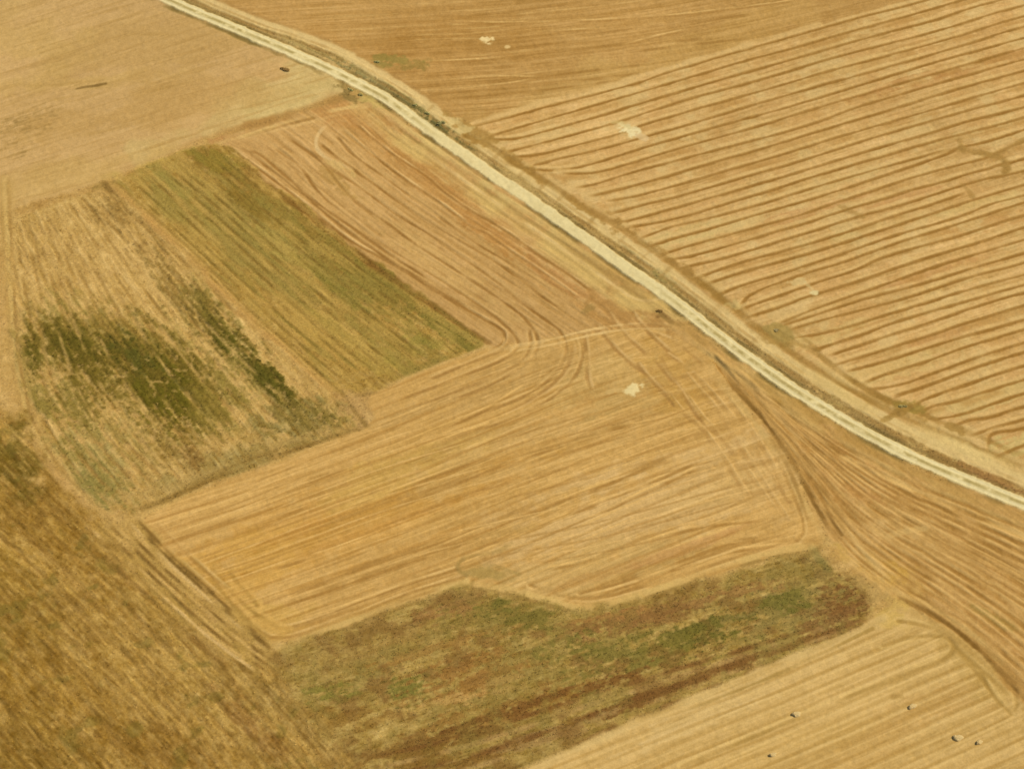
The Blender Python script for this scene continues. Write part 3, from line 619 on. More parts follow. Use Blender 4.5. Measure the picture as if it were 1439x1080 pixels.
# ================================================================== F8 weedy brown strip
b, M8 = mk(F8, 'weedy_bottom_strip', (164, 134, 66), 1.6, 2.4)
s, t = rowcoords(b, [(380, 1060), (600, 1000), (800, 930), (1000, 860), (1200, 790)])
st8 = dirv((600, 1000), (1000, 860))
texture(b, M8, s, t, 9, 7, 0.9, 81, hf=9, big=7, tint=(1, .92, .7))
for (cx, cy, rx, ry, an, c, a, th) in [
    (700, 860, 80, 34, -5, (142, 118, 52), .75, .05), (690, 860, 36, 16, 10, (120, 108, 44), .9, .15), (740, 870, 40, 16, -10, (122, 108, 44), .8, .2), (820, 905, 50, 22, 10, (120, 108, 44), .8, .1),
    (1000, 885, 60, 26, 8, (112, 102, 40), .9, .05), (960, 905, 60, 24, 12, (118, 106, 40), .8, .1), (880, 930, 80, 26, 16, (124, 110, 46), .75, .1), (1100, 850, 70, 30, 10, (142, 122, 62), .7, .05), (1110, 840, 40, 16, 10, (112, 104, 40), .75, .2),
    (580, 975, 26, 16, 10, (122, 114, 48), .85, .1), (470, 975, 40, 16, 0, (126, 118, 46), .7, .2), (560, 960, 40, 16, 0, (120, 112, 44), .7, .2), (520, 940, 60, 20, 10, (152, 128, 64), .5, .2),
    (860, 880, 80, 14, 10, (146, 108, 54), .8, .15), (900, 870, 80, 16, 14, (148, 106, 54), .7, .15), (1030, 830, 70, 14, 12, (150, 110, 56), .7, .15), (950, 850, 70, 10, 16, (148, 108, 56), .7, .2),
    (1170, 870, 44, 22, 15, (128, 92, 46), .7, .2), (1200, 855, 26, 26, -40, (134, 94, 48), .7, .25), (1165, 845, 20, 18, 0, (132, 92, 44), .8, .1), (1150, 800, 30, 20, -50, (142, 116, 58), .7, .1), (1195, 835, 20, 26, 40, (124, 84, 40), .7, .15),
    (650, 950, 90, 26, 14, (150, 104, 46), .65, .1), (700, 1000, 110, 22, 18, (146, 106, 46), .7, .1), (780, 980, 130, 12, 18, (124, 84, 36), .85, .15), (860, 1000, 110, 8, 20, (120, 82, 36), .8, .1),
    (960, 960, 120, 9, 20, (126, 88, 40), .8, .15), (1060, 925, 110, 8, 19, (132, 94, 44), .8, .1), (640, 1040, 90, 14, 12, (124, 90, 38), .8, .1), (560, 1060, 80, 14, 8, (132, 98, 40), .75, .1), (720, 1050, 80, 10, 22, (132, 96, 44), .7, .15),
    (620, 860, 44, 12, 10, (158, 112, 60), .6, .2), (640, 840, 40, 10, 10, (146, 112, 56), .6, .1), (560, 900, 60, 16, 15, (156, 122, 60), .5, .2), (620, 910, 100, 10, 16, (158, 116, 54), .6, .15), (470, 1010, 60, 16, 5, (140, 104, 42), .7, .15),
    (780, 1030, 70, 10, 20, (168, 134, 76), .7, .1), (640, 985, 60, 7, 14, (196, 156, 86), .8, .1), (690, 960, 40, 5, 14, (194, 154, 86), .7, .15), (560, 1005, 60, 5, 14, (182, 146, 74), .6, .1), (480, 925, 60, 14, 16, (166, 134, 68), .5, .1),
    (760, 830, 60, 8, -16, (140, 108, 52), .7, .1), (860, 865, 60, 6, 10, (166, 120, 60), .6, .1), (600, 1075, 90, 12, 5, (134, 98, 40), .7, .1), (1080, 895, 60, 14, 15, (150, 126, 62), .6, .1), (900, 960, 110, 8, 20, (162, 130, 68), .6, .1)]:
    blob(cx, cy, rx, ry, an, c, a, 1.1, 3.0, thr=th, soft=.45, mask=M8, streak=st8, seed=(cx * 5 + cy) % 103, dz=.06)
for k, l in enumerate(lerp_lines([(470, 1075), (600, 1050), (800, 985), (1000, 925), (1215, 860)], [(560, 1120), (730, 1080), (880, 1015), (1000, 965), (1215, 880)], 5)):
    stroke(l, 1.0, (124, 84, 38) if k % 2 == 0 else (182, 146, 84), .6, .6, .8, dz=-.06, mask=M8, world=True, fade=5, seed=k)

# ================================================================== F9 dark bottom-left field
nz8 = fbm(XX[b], YY[b], 6, 85, 4); mixc(b, (134, 116, 52), np.clip(nz8 * .6 - .15, 0, .35) * M8[b]); mixc(b, (128, 92, 42), np.clip(-nz8 * .7 - .25, 0, .5) * M8[b])
b, M9 = mk(F9, 'rough_dark_field', (175, 138, 66), 3.5, 4.0)
s, t = rowcoords(b, [(-120, 560), (0, 680), (130, 800), (260, 930), (380, 1060), (480, 1180)])
st9 = dirv((50, 750), (250, 930))
for (cx, cy, rx, ry, an, c, a) in [(40, 700, 110, 80, -45, (142, 106, 38), .65), (20, 640, 60, 50, -45, (118, 96, 34), .8), (10, 900, 60, 160, 10, (148, 114, 42), .5), (150, 800, 130, 50, -40, (160, 122, 52), .5),
                                   (320, 910, 100, 30, -40, (162, 134, 64), .8), (230, 860, 60, 26, -40, (160, 126, 58), .6), (300, 960, 90, 40, -40, (162, 128, 58), .5), (60, 1050, 130, 40, 0, (140, 106, 38), .6), (250, 1060, 120, 30, -10, (146, 108, 42), .6),
                                   (420, 1010, 90, 60, -50, (158, 126, 62), .7), (330, 980, 90, 70, -50, (172, 138, 70), .6), (230, 920, 80, 60, -50, (170, 134, 64), .5), (90, 960, 90, 60, -40, (154, 116, 44), .5), (360, 1010, 60, 20, -40, (140, 100, 44), .6)]:
    blob(cx, cy, rx, ry, an, c, a, .8, 9, mask=M9, streak=st9, seed=(cx + 2 * cy) % 71)
texture(b, M9, s, t, 10, 5.0, .6, 91, hf=8, big=4, tint=(1, .9, .55), bigc=(1, .85, .5))
n9 = .9 * ani(s, t, 5.0, .9, 92, 3) + .45 * fbm(XX[b], YY[b], 1.6, 93, 4)
mixc(b, (126, 92, 34), np.clip((n9 - .5) * .9, 0, .5) * M9[b])
mixc(b, (196, 158, 84), np.clip((-n9 - .6) * .8, 0, .5) * M9[b])
DZ[b] += .05 * n9 * M9[b]
n9 = fbm(XX[b], YY[b], 5.0, 94, 3)
mixc(b, (112, 98, 36), np.clip((n9 - .75) * .8, 0, .4) * M9[b])
rm, kk = rows(t, s, 5.2, 1.2, 95)
mixc(b, (136, 100, 40), .34 * rm * M9[b]); DZ[b] -= .06 * rm * M9[b]
for (dx, dy, w, c, a) in [(-16, 10, 1.4, (184, 146, 78), .5), (16, -12, 1.2, (204, 162, 84), .6), (-26, 18, 1.4, (178, 142, 74), .5), (-34, 24, 1.2, (140, 104, 46), .5)]:
    stroke([(150 + dx, 728 + dy), (200 + dx, 775 + dy), (260 + dx, 830 + dy), (310 + dx, 878 + dy), (370 + dx, 925 + dy)], w, c, a, .5, .6, dz=.04, fade=8)
stroke([(30, 600), (60, 645), (100, 690), (150, 735)], 1.6, (196, 156, 90), .6, .6, .6)
g9 = lerp_lines([(120, 735), (190, 800), (250, 860), (320, 915), (385, 960)], [(186, 722), (236, 776), (290, 826), (345, 878), (396, 918)], 11)
for k, l in enumerate(g9):
    stroke(l, 1.8, (178, 142, 70), .55, .8, .4, world=True, fade=6, seed=k + 5)
for k, l in enumerate(g9):
    stroke(l, .7, pick([(214, 176, 108), (206, 166, 92), (140, 106, 48), (128, 96, 42), (196, 160, 84)]), .75, .5, .8, dz=.03, world=True, fade=8, seed=k + 25)

# ================================================================== F10 pale lower right
b, M10 = mk(F10, 'straw_heap_field', (203, 166, 97), 0.8)
left10 = [(700, 1120), (800, 1068), (959, 1000), (1092, 947), (1226, 880), (1262, 868)]
right10 = [(960, 1300), (1100, 1230), (1250, 1160), (1400, 1090), (1520, 1030), (1600, 990)]
s, t = rowcoords(b, [(800, 1090), (959, 1025), (1092, 972), (1226, 915), (1330, 870)])
st10 = dirv((959, 1025), (1226, 915))
for (cx, cy, rx, ry, an, c, a) in [(1000, 1000, 160, 20, 22, (212, 178, 112), .7), (1150, 930, 90, 22, 24, (210, 174, 106), .7), (1300, 1000, 130, 30, 22, (196, 156, 88), .6), (1200, 1060, 150, 30, 20, (196, 156, 86), .6),
                                   (1250, 865, 30, 14, -20, (204, 168, 88), .8), (1370, 940, 60, 24, -45, (190, 154, 84), .7), (1100, 1050, 120, 20, 20, (206, 168, 96), .6), (1340, 900, 50, 20, -40, (194, 158, 88), .6)]:
    blob(cx, cy, rx, ry, an, c, a, .6, 6, mask=M10, streak=st10, seed=(cx + cy) % 67)
texture(b, M10, s, t, 5, 16, 0.6, 101, hf=3.5, big=2.5)
gx, gy = toPix(XX[b], YY[b], 0 * XX[b])
edge = (1 - sst(0, 16, (gx - 1330) * 1.0 - (gy - 905) * .85)) * sst(870, 890, gy)
rm, _ = rows(t, s, 3.5, .75, 102, .12); mixc(b, (170, 130, 60), .55 * rm * M10[b] * edge)
rm2, _ = rows(t + 1.1, s, 3.5, .55, 104, .12); mixc(b, (226, 190, 118), .6 * rm2 * M10[b] * edge)
DZ[b] += (-.05 * rm + .05 * rm2) * M10[b] * edge
for k, l in enumerate([[(959, 1077), (1126, 1007), (1259, 950), (1326, 927), (1342, 910), (1332, 893), (1286, 893), (1240, 905)], [(1340, 908), (1356, 925), (1375, 945), (1400, 980), (1420, 1002), (1431, 990), (1425, 970)],
                       [(1380, 945), (1395, 980), (1420, 1003)], [(1262, 872), (1300, 878), (1330, 893), (1350, 915), (1385, 945), (1415, 975), (1439, 1000)]]):
    stroke(l, .9, (166, 130, 62), .55, .5, .4, dz=-.05, seed=k); stroke(l, .6, (220, 184, 110), .5, .5, .5, off=1.0, seed=k + 5)
stroke([(730, 1083), (800, 1055), (900, 1013), (1000, 971), (1100, 928), (1200, 890), (1240, 868)], 1.8, (213, 180, 112), .7, .5, .3, dz=.05)
stroke([(959, 1000), (1092, 947), (1150, 920), (1226, 882)], .8, (160, 126, 58), .6, .5, .3)
blob(1258, 978, 12, 6, -5, (170, 134, 68), .7, .4, 2)

# ================================================================== F11 fan-shaped brown field
b, M11 = mk(F11, 'brown_wedge_field', (197, 154, 86), 1.0)
top11 = [(1000, 500), (1060, 545), (1159, 612), (1226, 652), (1300, 688), (1370, 715), (1439, 742), (1560, 790), (1700, 850)]
bot11 = [(1013, 518), (1063, 582), (1108, 645), (1145, 712), (1180, 770), (1240, 815), (1310, 862), (1385, 928), (1439, 985), (1500, 1060), (1570, 1150)]
s, t = rowcoords(b, [(1000, 490), (1120, 600), (1220, 700), (1330, 780), (1439, 850), (1600, 960)])
st11 = dirv((1220, 700), (1400, 820))
for (cx, cy, rx, ry, an, c, a) in [(1150, 640, 90, 40, -50, (183, 135, 68), .7), (1210, 680, 50, 50, -50, (186, 136, 72), .6), (1290, 710, 90, 26, -26, (184, 140, 72), .6), (1090, 560, 60, 26, -34, (194, 156, 82), .7), (1060, 530, 50, 12, -36, (202, 166, 96), .6),
                                   (1300, 760, 120, 24, -24, (198, 158, 90), .6), (1240, 745, 60, 14, 6, (204, 164, 96), .8), (1390, 800, 90, 30, -30, (188, 144, 76), .6), (1250, 810, 60, 30, -30, (202, 160, 84), .7), (1215, 790, 30, 14, -10, (208, 170, 92), .7),
                                   (1400, 740, 90, 16, -22, (186, 144, 74), .6), (1410, 890, 60, 14, -40, (184, 136, 68), .6), (1160, 590, 60, 12, -30, (182, 142, 70), .6), (1240, 640, 70, 10, -24, (180, 140, 70), .6), (1260, 800, 24, 16, 0, (206, 162, 76), .7),
                                   (1400, 870, 30, 8, -30, (156, 132, 62), .6), (1200, 600, 40, 10, -30, (186, 148, 78), .5)]:
    blob(cx, cy, rx, ry, an, c, a, .7, 5, mask=M11, streak=st11, seed=(cx + cy) % 61)
texture(b, M11, s, t, 5.5, 14, 0.9, 111, hf=4, big=4)
for k, l in enumerate(lerp_lines(top11, bot11, 17, 18)):
    stroke(l, 1.1, (156, 114, 50), .65, .5, .7, dz=-.07, mask=M11, world=True, seed=k)
    stroke(l, .8, (212, 172, 102), .5, .6, .8, off=1.5, dz=.04, mask=M11, world=True, seed=k + 20)
for k, l in enumerate(lerp_lines(top11, bot11, 36, 18)):
    stroke(l, .45, (222, 180, 108) if k % 2 else (164, 120, 56), .5, .4, .7, bl=16.0, dz=.03 if k % 2 else -.03, mask=M11, world=True, fade=5, seed=k + 61)
for l, w, c, a in [([(1180, 640), (1250, 672), (1320, 703), (1380, 728), (1439, 752)], 1.5, (214, 174, 102), .8), ([(1230, 632), (1290, 668), (1350, 695), (1439, 728)], 1.2, (208, 170, 98), .5), ([(1240, 655), (1330, 700), (1439, 742)], .8, (162, 120, 56), .5),
                   ([(1040, 515), (1100, 562), (1160, 605), (1200, 628)], 1.3, (208, 170, 98), .6), ([(1060, 520), (1120, 560), (1180, 600)], 1.0, (172, 134, 64), .6),
                   ([(1200, 775), (1215, 766), (1240, 755), (1270, 745), (1300, 742)], 1.2, (210, 172, 102), .6), ([(1155, 690), (1190, 745), (1225, 790), (1262, 822), (1290, 840)], .9, (212, 174, 104), .6)]:
    stroke(l, w, c, a, .5, .4)
# dark track along the wedge, west side
trk = [(1013, 520), (1035, 547), (1063, 578), (1085, 605), (1108, 640), (1125, 672), (1143, 705), (1165, 745), (1172, 755)]
stroke(trk, 1.1, (126, 92, 38), .85, .5, .35, dz=-.06, fade=6); stroke(trk, 2.2, (170, 130, 66), .35, .6, .4, off=1.8); stroke(trk, 1.4, (206, 170, 100), .6, .5, .4, off=-2.6)
stroke([(1080, 608), (1102, 645), (1122, 690), (1130, 720), (1142, 745), (1145, 758), (1135, 766)], 1.0, (160, 122, 60), .6, .5, .4)
stroke([(1135, 665), (1150, 690), (1168, 730), (1182, 752)], .8, (140, 104, 48), .7, .5, .5); stroke([(1120, 628), (1145, 665), (1170, 710), (1195, 760)], 1.2, (170, 128, 62), .5)
# dark edge between F11 and F10
e10 = [(1255, 838), (1290, 852), (1320, 868), (1355, 893), (1385, 920), (1410, 947), (1439, 978), (1500, 1050)]
stroke(e10, 1.3, (128, 92, 36), .85, .5, .3, dz=-.14, fade=3); stroke(e10, 1.4, (206, 170, 100), .6, .5, .4, off=2.0); stroke(e10, 1.6, (180, 142, 74), .5, .6, .4, off=-2.2)
stroke([(1165, 785), (1190, 808), (1208, 825), (1222, 842)], 1.3, (130, 102, 48), .7, .5, .4); stroke([(1142, 772), (1152, 790), (1162, 800)], 1.6, (128, 118, 60), .7, .5, .4)
blob(1225, 825, 26, 20, -50, (184, 150, 84), .6, .7, 3); blob(1262, 848, 18, 10, 0, (208, 172, 92), .7, .5, 3)
stroke([(1185, 778), (1200, 788), (1185, 792)], 1.2, (222, 184, 116), .6, .6, .5)
blob(1190, 795, 20, 6, 10, (214, 176, 106), .5, .8, 2); blob(1180, 775, 14, 8, -40, (204, 164, 84), .7, .5, 2)

# ================================================================== ROAD CORRIDOR
def ribbon(px, halfw, name, rag=0.25, dz=0.0, rnd=2):
    pts = smooth(W(px), rnd)
    b, D, S, L = linedist(pts, halfw + 2.0)
    m = D + BX[b] * rag * .4 < halfw
    if name not in NAMES: NAMES.append(name)
    v = LAB[b]; v[m] = NAMES.index(name)
    return b, D, S
# verge between the two tracks
vg = smooth(W([(px, py) for px, py in road[1:-1]]), 2)
left = W(road[1:-1]); up = W(uptrack[1:-1])
vpoly = np.vstack([smooth(left, 1), smooth(up, 1)[::-1]])
bv, MV, insv = polymask(vpoly, .8, .5, 0, world=True)
mixc(bv, (190, 157, 92), .85 * MV[bv]); label(bv, insv, 'grassy_verge')
sv, tv = rowcoords(bv, road[1:-1])
texture(bv, MV, sv, tv, 6, 9, .8, 121, hf=7, big=5, tint=(1, 1, .8))
nv = fbm(XX[bv], YY[bv], 3.2, 122, 3)
mixc(bv, (158, 134, 72), np.clip(nv * .5, 0, .4) * MV[bv])
for (cx, cy, rx, ry, an, c, a, th) in [(600, 158, 60, 9, -36, (112, 104, 54), .9, .1), (560, 130, 50, 9, -36, (140, 124, 70), .8, .1), (620, 174, 22, 7, -30, (104, 100, 54), .9, .1), (510, 100, 44, 9, -30, (146, 134, 80), .8, .1), (450, 70, 60, 6, -24, (150, 122, 62), .7, .2),
                                       (400, 52, 60, 5, -24, (176, 152, 88), .7, .1), (900, 362, 60, 9, -36, (150, 136, 74), .7, .2), (1100, 515, 90, 10, -38, (160, 128, 70), .8, .1), (1020, 455, 80, 10, -38, (172, 142, 80), .7, .1),
                                       (1300, 632, 120, 8, -24, (150, 116, 58), .85, .1), (1400, 674, 60, 7, -22, (158, 116, 62), .8, .1), (1230, 595, 70, 8, -28, (152, 122, 66), .7, .1), (700, 228, 80, 7, -36, (180, 150, 86), .6, .1), (820, 315, 60, 8, -36, (170, 136, 72), .6, .1)]:
    blob(cx, cy, rx, ry, an, c, a, .9, 2.8, thr=th, mask=MV, streak=dirv((cx, cy), (cx + 20, cy + 13)), seed=(cx + cy) % 59, dz=.06)
# upper old track, pale and broken by the turning marks
b, D, S = ribbon(uptrack, 2.1, 'old_farm_track', .5)
n = fbm(XX[b], YY[b], 3, 131, 3); brk = vn(S / 5.5, S * 0, 133)
m = (1 - sst(1.4, 2.6, np.abs(D) + .3 * n)) * np.clip(.95 + .25 * brk, 0, 1)
mixc(b, (222, 191, 124), .9 * m)
stroke(uptrack, .6, (226, 196, 132), .5, .6, .6); stroke(uptrack, .7, (188, 150, 84), .5, .6, .7, off=-.6)
stroke(uptrack, 1.0, (160, 124, 64), .6, .6, .5, off=-2.6, dz=-.06); stroke(uptrack, .9, (176, 136, 74), .5, .6, .5, off=2.3)
for (x, y) in [(602, 155), (650, 190), (700, 216), (736, 240), (762, 262), (787, 278), (830, 310), (872, 338), (905, 360), (935, 382), (1005, 435), (1062, 478), (1125, 522), (1215, 572), (1300, 620)]:
    stroke([(x - 7, y + 7), (x, y), (x + 6, y - 6)], 1.0, (164, 128, 66), .7 if x < 940 else .35, .5, .3)
# dark headland lines on the field side
stroke(dark1[1:], 1.7, (158, 120, 54), .82, .5, .25, dz=-.1, seed=3); stroke(dark1[1:], 1.0, (208, 172, 102), .4, .6, .5, off=2.0)
stroke(dark2, 1.5, (160, 122, 56), .8, .5, .3, dz=-.08, seed=5); stroke(dark2, 1.2, (212, 178, 108), .5, .6, .5, off=-2.2)
for (cx, cy, rx, ry, an, c) in [(665, 185, 40, 9, -30, (172, 134, 66)), (678, 192, 16, 9, 20, (168, 128, 60)), (1095, 468, 18, 12, -30, (168, 140, 72)), (1278, 572, 22, 9, -20, (156, 128, 56)), (1335, 600, 20, 6, -20, (166, 130, 64)), (880, 322, 30, 7, -36, (166, 126, 60)), (1090, 480, 26, 6, -20, (174, 138, 70)),
                                (1262, 580, 20, 5, 25, (162, 126, 60)), (830, 300, 40, 6, -36, (170, 130, 62)), (745, 240, 40, 6, -38, (170, 130, 62)), (955, 372, 40, 6, -36, (168, 128, 62))]:
    blob(cx, cy, rx, ry, an, c, .8, .7, 3, seed=cx % 53)
for l in ([(648, 205), (660, 200), (690, 193)], [(655, 172), (672, 182), (690, 190)], [(1100, 485), (1125, 484), (1150, 492)], [(1105, 455), (1120, 470), (1150, 492)], [(1242, 590), (1262, 578), (1290, 566)], [(1250, 568), (1272, 580), (1300, 590)]):
    stroke(l, 1.2, (160, 122, 56), .7, .5, .3)
stroke([(1095, 500), (1145, 530), (1200, 562), (1245, 590)], 2.6, (216, 184, 112), .6, .5, .4); stroke([(1260, 592), (1330, 622), (1400, 650), (1450, 668)], 3.4, (220, 190, 120), .8, .5, .25)
# ditch lines and banks of the main road
stroke(road, 1.2, (136, 112, 56), .74, .6, .6, off=-2.7, dz=-.12); stroke(road, .8, (140, 116, 60), .66, .5, .45, off=2.6, dz=-.12)
sub = [p for p in road if p[0] > 500]
stroke([p for p in road if 500 < p[0] < 960], 1.5, (214, 182, 110), .8, .5, .25, off=-4.4, dz=.05)
stroke([p for p in road if 500 < p[0] < 960], 1.0, (150, 118, 58), .7, .5, .4, off=-6.4, dz=-.06)
stroke([p for p in road if 530 < p[0] < 910], 4.6, (210, 176, 102), .72, .5, .3, off=-9.2)
stroke([p for p in road if 600 < p[0] < 910], .8, (226, 192, 124), .6, .5, .5, off=-7.8)
stroke([p for p in road if 800 < p[0] < 1600], 2.6, (180, 140, 72), .6, .6, .4, off=-4.6)
stroke([p for p in road if 950 < p[0] < 1600], 1.2, (200, 164, 94), .5, .6, .5, off=-7.0)
blob(490, 128, 22, 9, -30, (140, 116, 60), .8, .8, 2.5, seed=4); blob(515, 138, 22, 7, -30, (196, 170, 92), .7, .6, 2.5)
# the white dirt road itself
b, D, S = ribbon(road, 2.0, 'dirt_road', .3)
gx, gy = toPix(XX[b], YY[b], 0 * XX[b])
n = fbm(XX[b], YY[b], 2.2, 141, 3)
m = 1 - sst(1.75, 2.4, D + .2 * n)
mixc(b, (232, 212, 150), .96 * m)
mixc(b, (220, 197, 134), .5 * sst(.2, 1.1, fbm(XX[b], YY[b], 1.4, 143, 3)) * m)
fx = (1 - sst(540, 640, gx)) + sst(880, 1010, gx)
mid = (1 - sst(.3, .85, D + .12 * n)) * fx * np.clip(.75 + .7 * n, 0, 1)
mixc(b, (176, 154, 90), .9 * mid * m)
rutm = (1 - sst(.1, .5, np.abs(D - 1.25))) * fx
mixc(b, (240, 224, 170), .5 * rutm * m)
mixc(b, (214, 192, 130), np.clip(fbm(XX[b], YY[b], 5, 142, 3) - .5, 0, .5) * .6 * m)
DZ[b] = DZ[b] * (1 - m) + m * (.12 - .05 * rutm)

# ================================================================== pale spots (bare chalk)
def patch(name, parts, seed):
    if name not in NAMES: NAMES.append(name)
    for (cx, cy, rx, ry, an, c, a) in parts:
        r = blob(cx, cy, rx, ry, an, c, a, .35, 1.8, seed=seed, soft=.22)
        v = LAB[r[0]]; v[r[1] > .55] = NAMES.index(name); seed += 1
patch('chalk_patch_a', [(884, 182, 16, 9, -25, (238, 218, 158), .98), (876, 176, 12, 4, -20, (222, 200, 136), .8), (902, 192, 13, 5, -20, (222, 190, 132), .8), (870, 172, 16, 3, 0, (212, 182, 112), .6)], 3)
patch('chalk_patch_b', [(1144, 412, 8, 5, -20, (228, 206, 142), .95), (1122, 396, 15, 6, 10, (218, 188, 122), .8), (1136, 402, 9, 3.5, -40, (220, 192, 128), .55)], 13)
patch('chalk_patch_c', [(892, 546, 15, 10, 8, (236, 212, 146), .98), (862, 550, 16, 4, 8, (214, 178, 108), .6)], 23)
patch('chalk_patch_d', [(682, 56, 12, 7.5, 5, (240, 212, 146), .98)], 33)
patch('chalk_patch_e', [(713, 66, 4.5, 2.6, 5, (226, 192, 124), .9)], 43)
blob(1030, 430, 10, 8, 0, (206, 180, 110), .5, .5, 2)
blob(648, 178, 26, 8, -25, (214, 188, 120), .7, .6, 3, seed=55)

# ================================================================== finish colours and relief
COL *= np.array((1.012, .998, .985), F)
COL += (fbm(XX, YY, .7, 151, 2) * 2.6)[..., None] * np.array((1, .95, .8), F)
DZ += (fbm(XX, YY, 1.3, 152, 2) * 0.022).astype(F) + (0.02 * HF).astype(F)
DZ = np.clip(DZ, -.26, .34)
K_LIGHT = np.array((1.26, 1.25, 1.26), F)
def to_albedo(c):
    c = np.clip(c, 8, 250) / 255.0
    lin = np.where(c <= .04045, c / 12.92, ((c + .055) / 1.055) ** 2.4)
    return np.clip(lin / K_LIGHT, 0.004, 0.8)
ALB = to_albedo(COL).astype(F)
ZZ = (hgt(XX, YY) + DZ).astype(F)

# ================================================================== materials
def ground_material(name, kind):
    m = bpy.data.materials.new(name); m.use_nodes = True
    nt = m.node_tree; N = nt.nodes; Lk = nt.links; N.clear()
    out = N.new('ShaderNodeOutputMaterial'); bs = N.new('ShaderNodeBsdfPrincipled')
    bs.inputs['Roughness'].default_value = .95; bs.inputs['Specular IOR Level'].default_value = .08
    at = N.new('ShaderNodeAttribute'); at.attribute_name = 'cover'; at.attribute_type = 'GEOMETRY'
    tc = N.new('ShaderNodeTexCoord')
    n1 = N.new('ShaderNodeTexNoise'); n1.inputs['Scale'].default_value = {'road': 2.6, 'weed': 1.9}.get(kind, 2.2); n1.inputs['Detail'].default_value = 5; n1.inputs['Roughness'].default_value = .7
    Lk.new(tc.outputs['Object'], n1.inputs['Vector'])
    mr = N.new('ShaderNodeMapRange'); mr.inputs['From Min'].default_value = .3; mr.inputs['From Max'].default_value = .7
    k = {'road': .08, 'weed': .22, 'stubble': .13}[kind]
    mr.inputs['To Min'].default_value = 1 - k; mr.inputs['To Max'].default_value = 1 + k
    Lk.new(n1.outputs['Fac'], mr.inputs['Value'])
    mul = N.new('ShaderNodeVectorMath'); mul.operation = 'SCALE'
    Lk.new(at.outputs['Color'], mul.inputs[0]); Lk.new(mr.outputs['Result'], mul.inputs['Scale'])
    Lk.new(mul.outputs['Vector'], bs.inputs['Base Color'])
    bp = N.new('ShaderNodeBump'); bp.inputs['Distance'].default_value = {'road': .03, 'weed': .16, 'stubble': .07}[kind]; bp.inputs['Strength'].default_value = .6
    Lk.new(n1.outputs['Fac'], bp.inputs['Height']); Lk.new(bp.outputs['Normal'], bs.inputs['Normal'])
    Lk.new(bs.outputs['BSDF'], out.inputs['Surface'])
    return m
MAT = {k: ground_material(k + '_ground', k) for k in ('stubble', 'weed', 'road')}

# ================================================================== cut the grid into one mesh per field
zc = (ZZ[:-1, :-1]); gx, gy = toPix(XX, YY, ZZ)
vis = (gx > -190) & (gx < 1630) & (gy > -120) & (gy < 1190)
visc = vis[:-1, :-1]
labc = LAB[:-1, :-1]
INFO = {
 'grassy_field_margin': ('weed', 'field_margin', 'narrow strips of trodden sandy grass left between the neighbouring fields', 'field margin'),
 'fallow_field': ('stubble', 'fallow_field', 'smooth pale sandy field in the top left corner beside the white dirt road', 'field'),
 'far_stubble_field': ('stubble', 'stubble_field', 'orange brown stubble field with faint level lines at the top behind the old track', 'field'),
 'striped_stubble_field': ('stubble', 'stubble_field', 'large sandy stubble field with strong dark parallel stripes right of the road', 'field'),
 'ploughed_strip': ('stubble', 'cultivated_strip', 'narrow sandy strip with curving rows between the dirt road and the olive strip', 'field'),
 'weedy_fallow_strip': ('weed', 'weedy_strip', 'olive green weedy strip ending in a sharp point beside the curving rows', 'field'),
 'patchy_green_field': ('weed', 'patchy_field', 'sandy field blotched with dark green weed patches on the left', 'field'),
 'golden_stubble_field': ('stubble', 'stubble_field', 'golden orange stubble field with fine pale rows in the middle', 'field'),
 'weedy_bottom_strip': ('weed', 'weedy_strip', 'khaki strip mottled with brown and green weeds below the golden field', 'field'),
 'rough_dark_field': ('weed', 'rough_field', 'dark ochre rough grass field filling the lower left corner', 'field'),
 'straw_heap_field': ('stubble', 'stubble_field', 'pale stubble field dotted with small straw heaps at the lower right', 'field'),
 'brown_wedge_field': ('stubble', 'cultivated_field', 'brown wedge of fanning rows between the road and the golden field', 'field'),
 'grassy_verge': ('weed', 'grass_verge', 'dry grass verge with green tufts between the dirt road and the old track', 'verge'),
 'old_farm_track': ('stubble', 'farm_track', 'pale broken old track running above and parallel to the white road', 'track'),
 'dirt_road': ('road', 'dirt_road', 'white dirt road with two wheel ruts crossing from top left to right edge', 'road'),
 'chalk_patch_a': ('road', 'bare_soil_patch', 'large whitish bare soil patch among the upper dark stripes of the striped field', 'soil patch'),
 'chalk_patch_b': ('road', 'bare_soil_patch', 'small broken whitish soil patch lower down in the striped field', 'soil patch'),
 'chalk_patch_c': ('road', 'bare_soil_patch', 'round whitish soil patch at the upper edge of the golden field', 'soil patch'),
 'chalk_patch_d': ('road', 'bare_soil_patch', 'oval cream soil patch in the orange stubble at the top', 'soil patch'),
 'chalk_patch_e': ('road', 'bare_soil_patch', 'tiny cream soil speck right of the oval patch at the top', 'soil patch'),
}
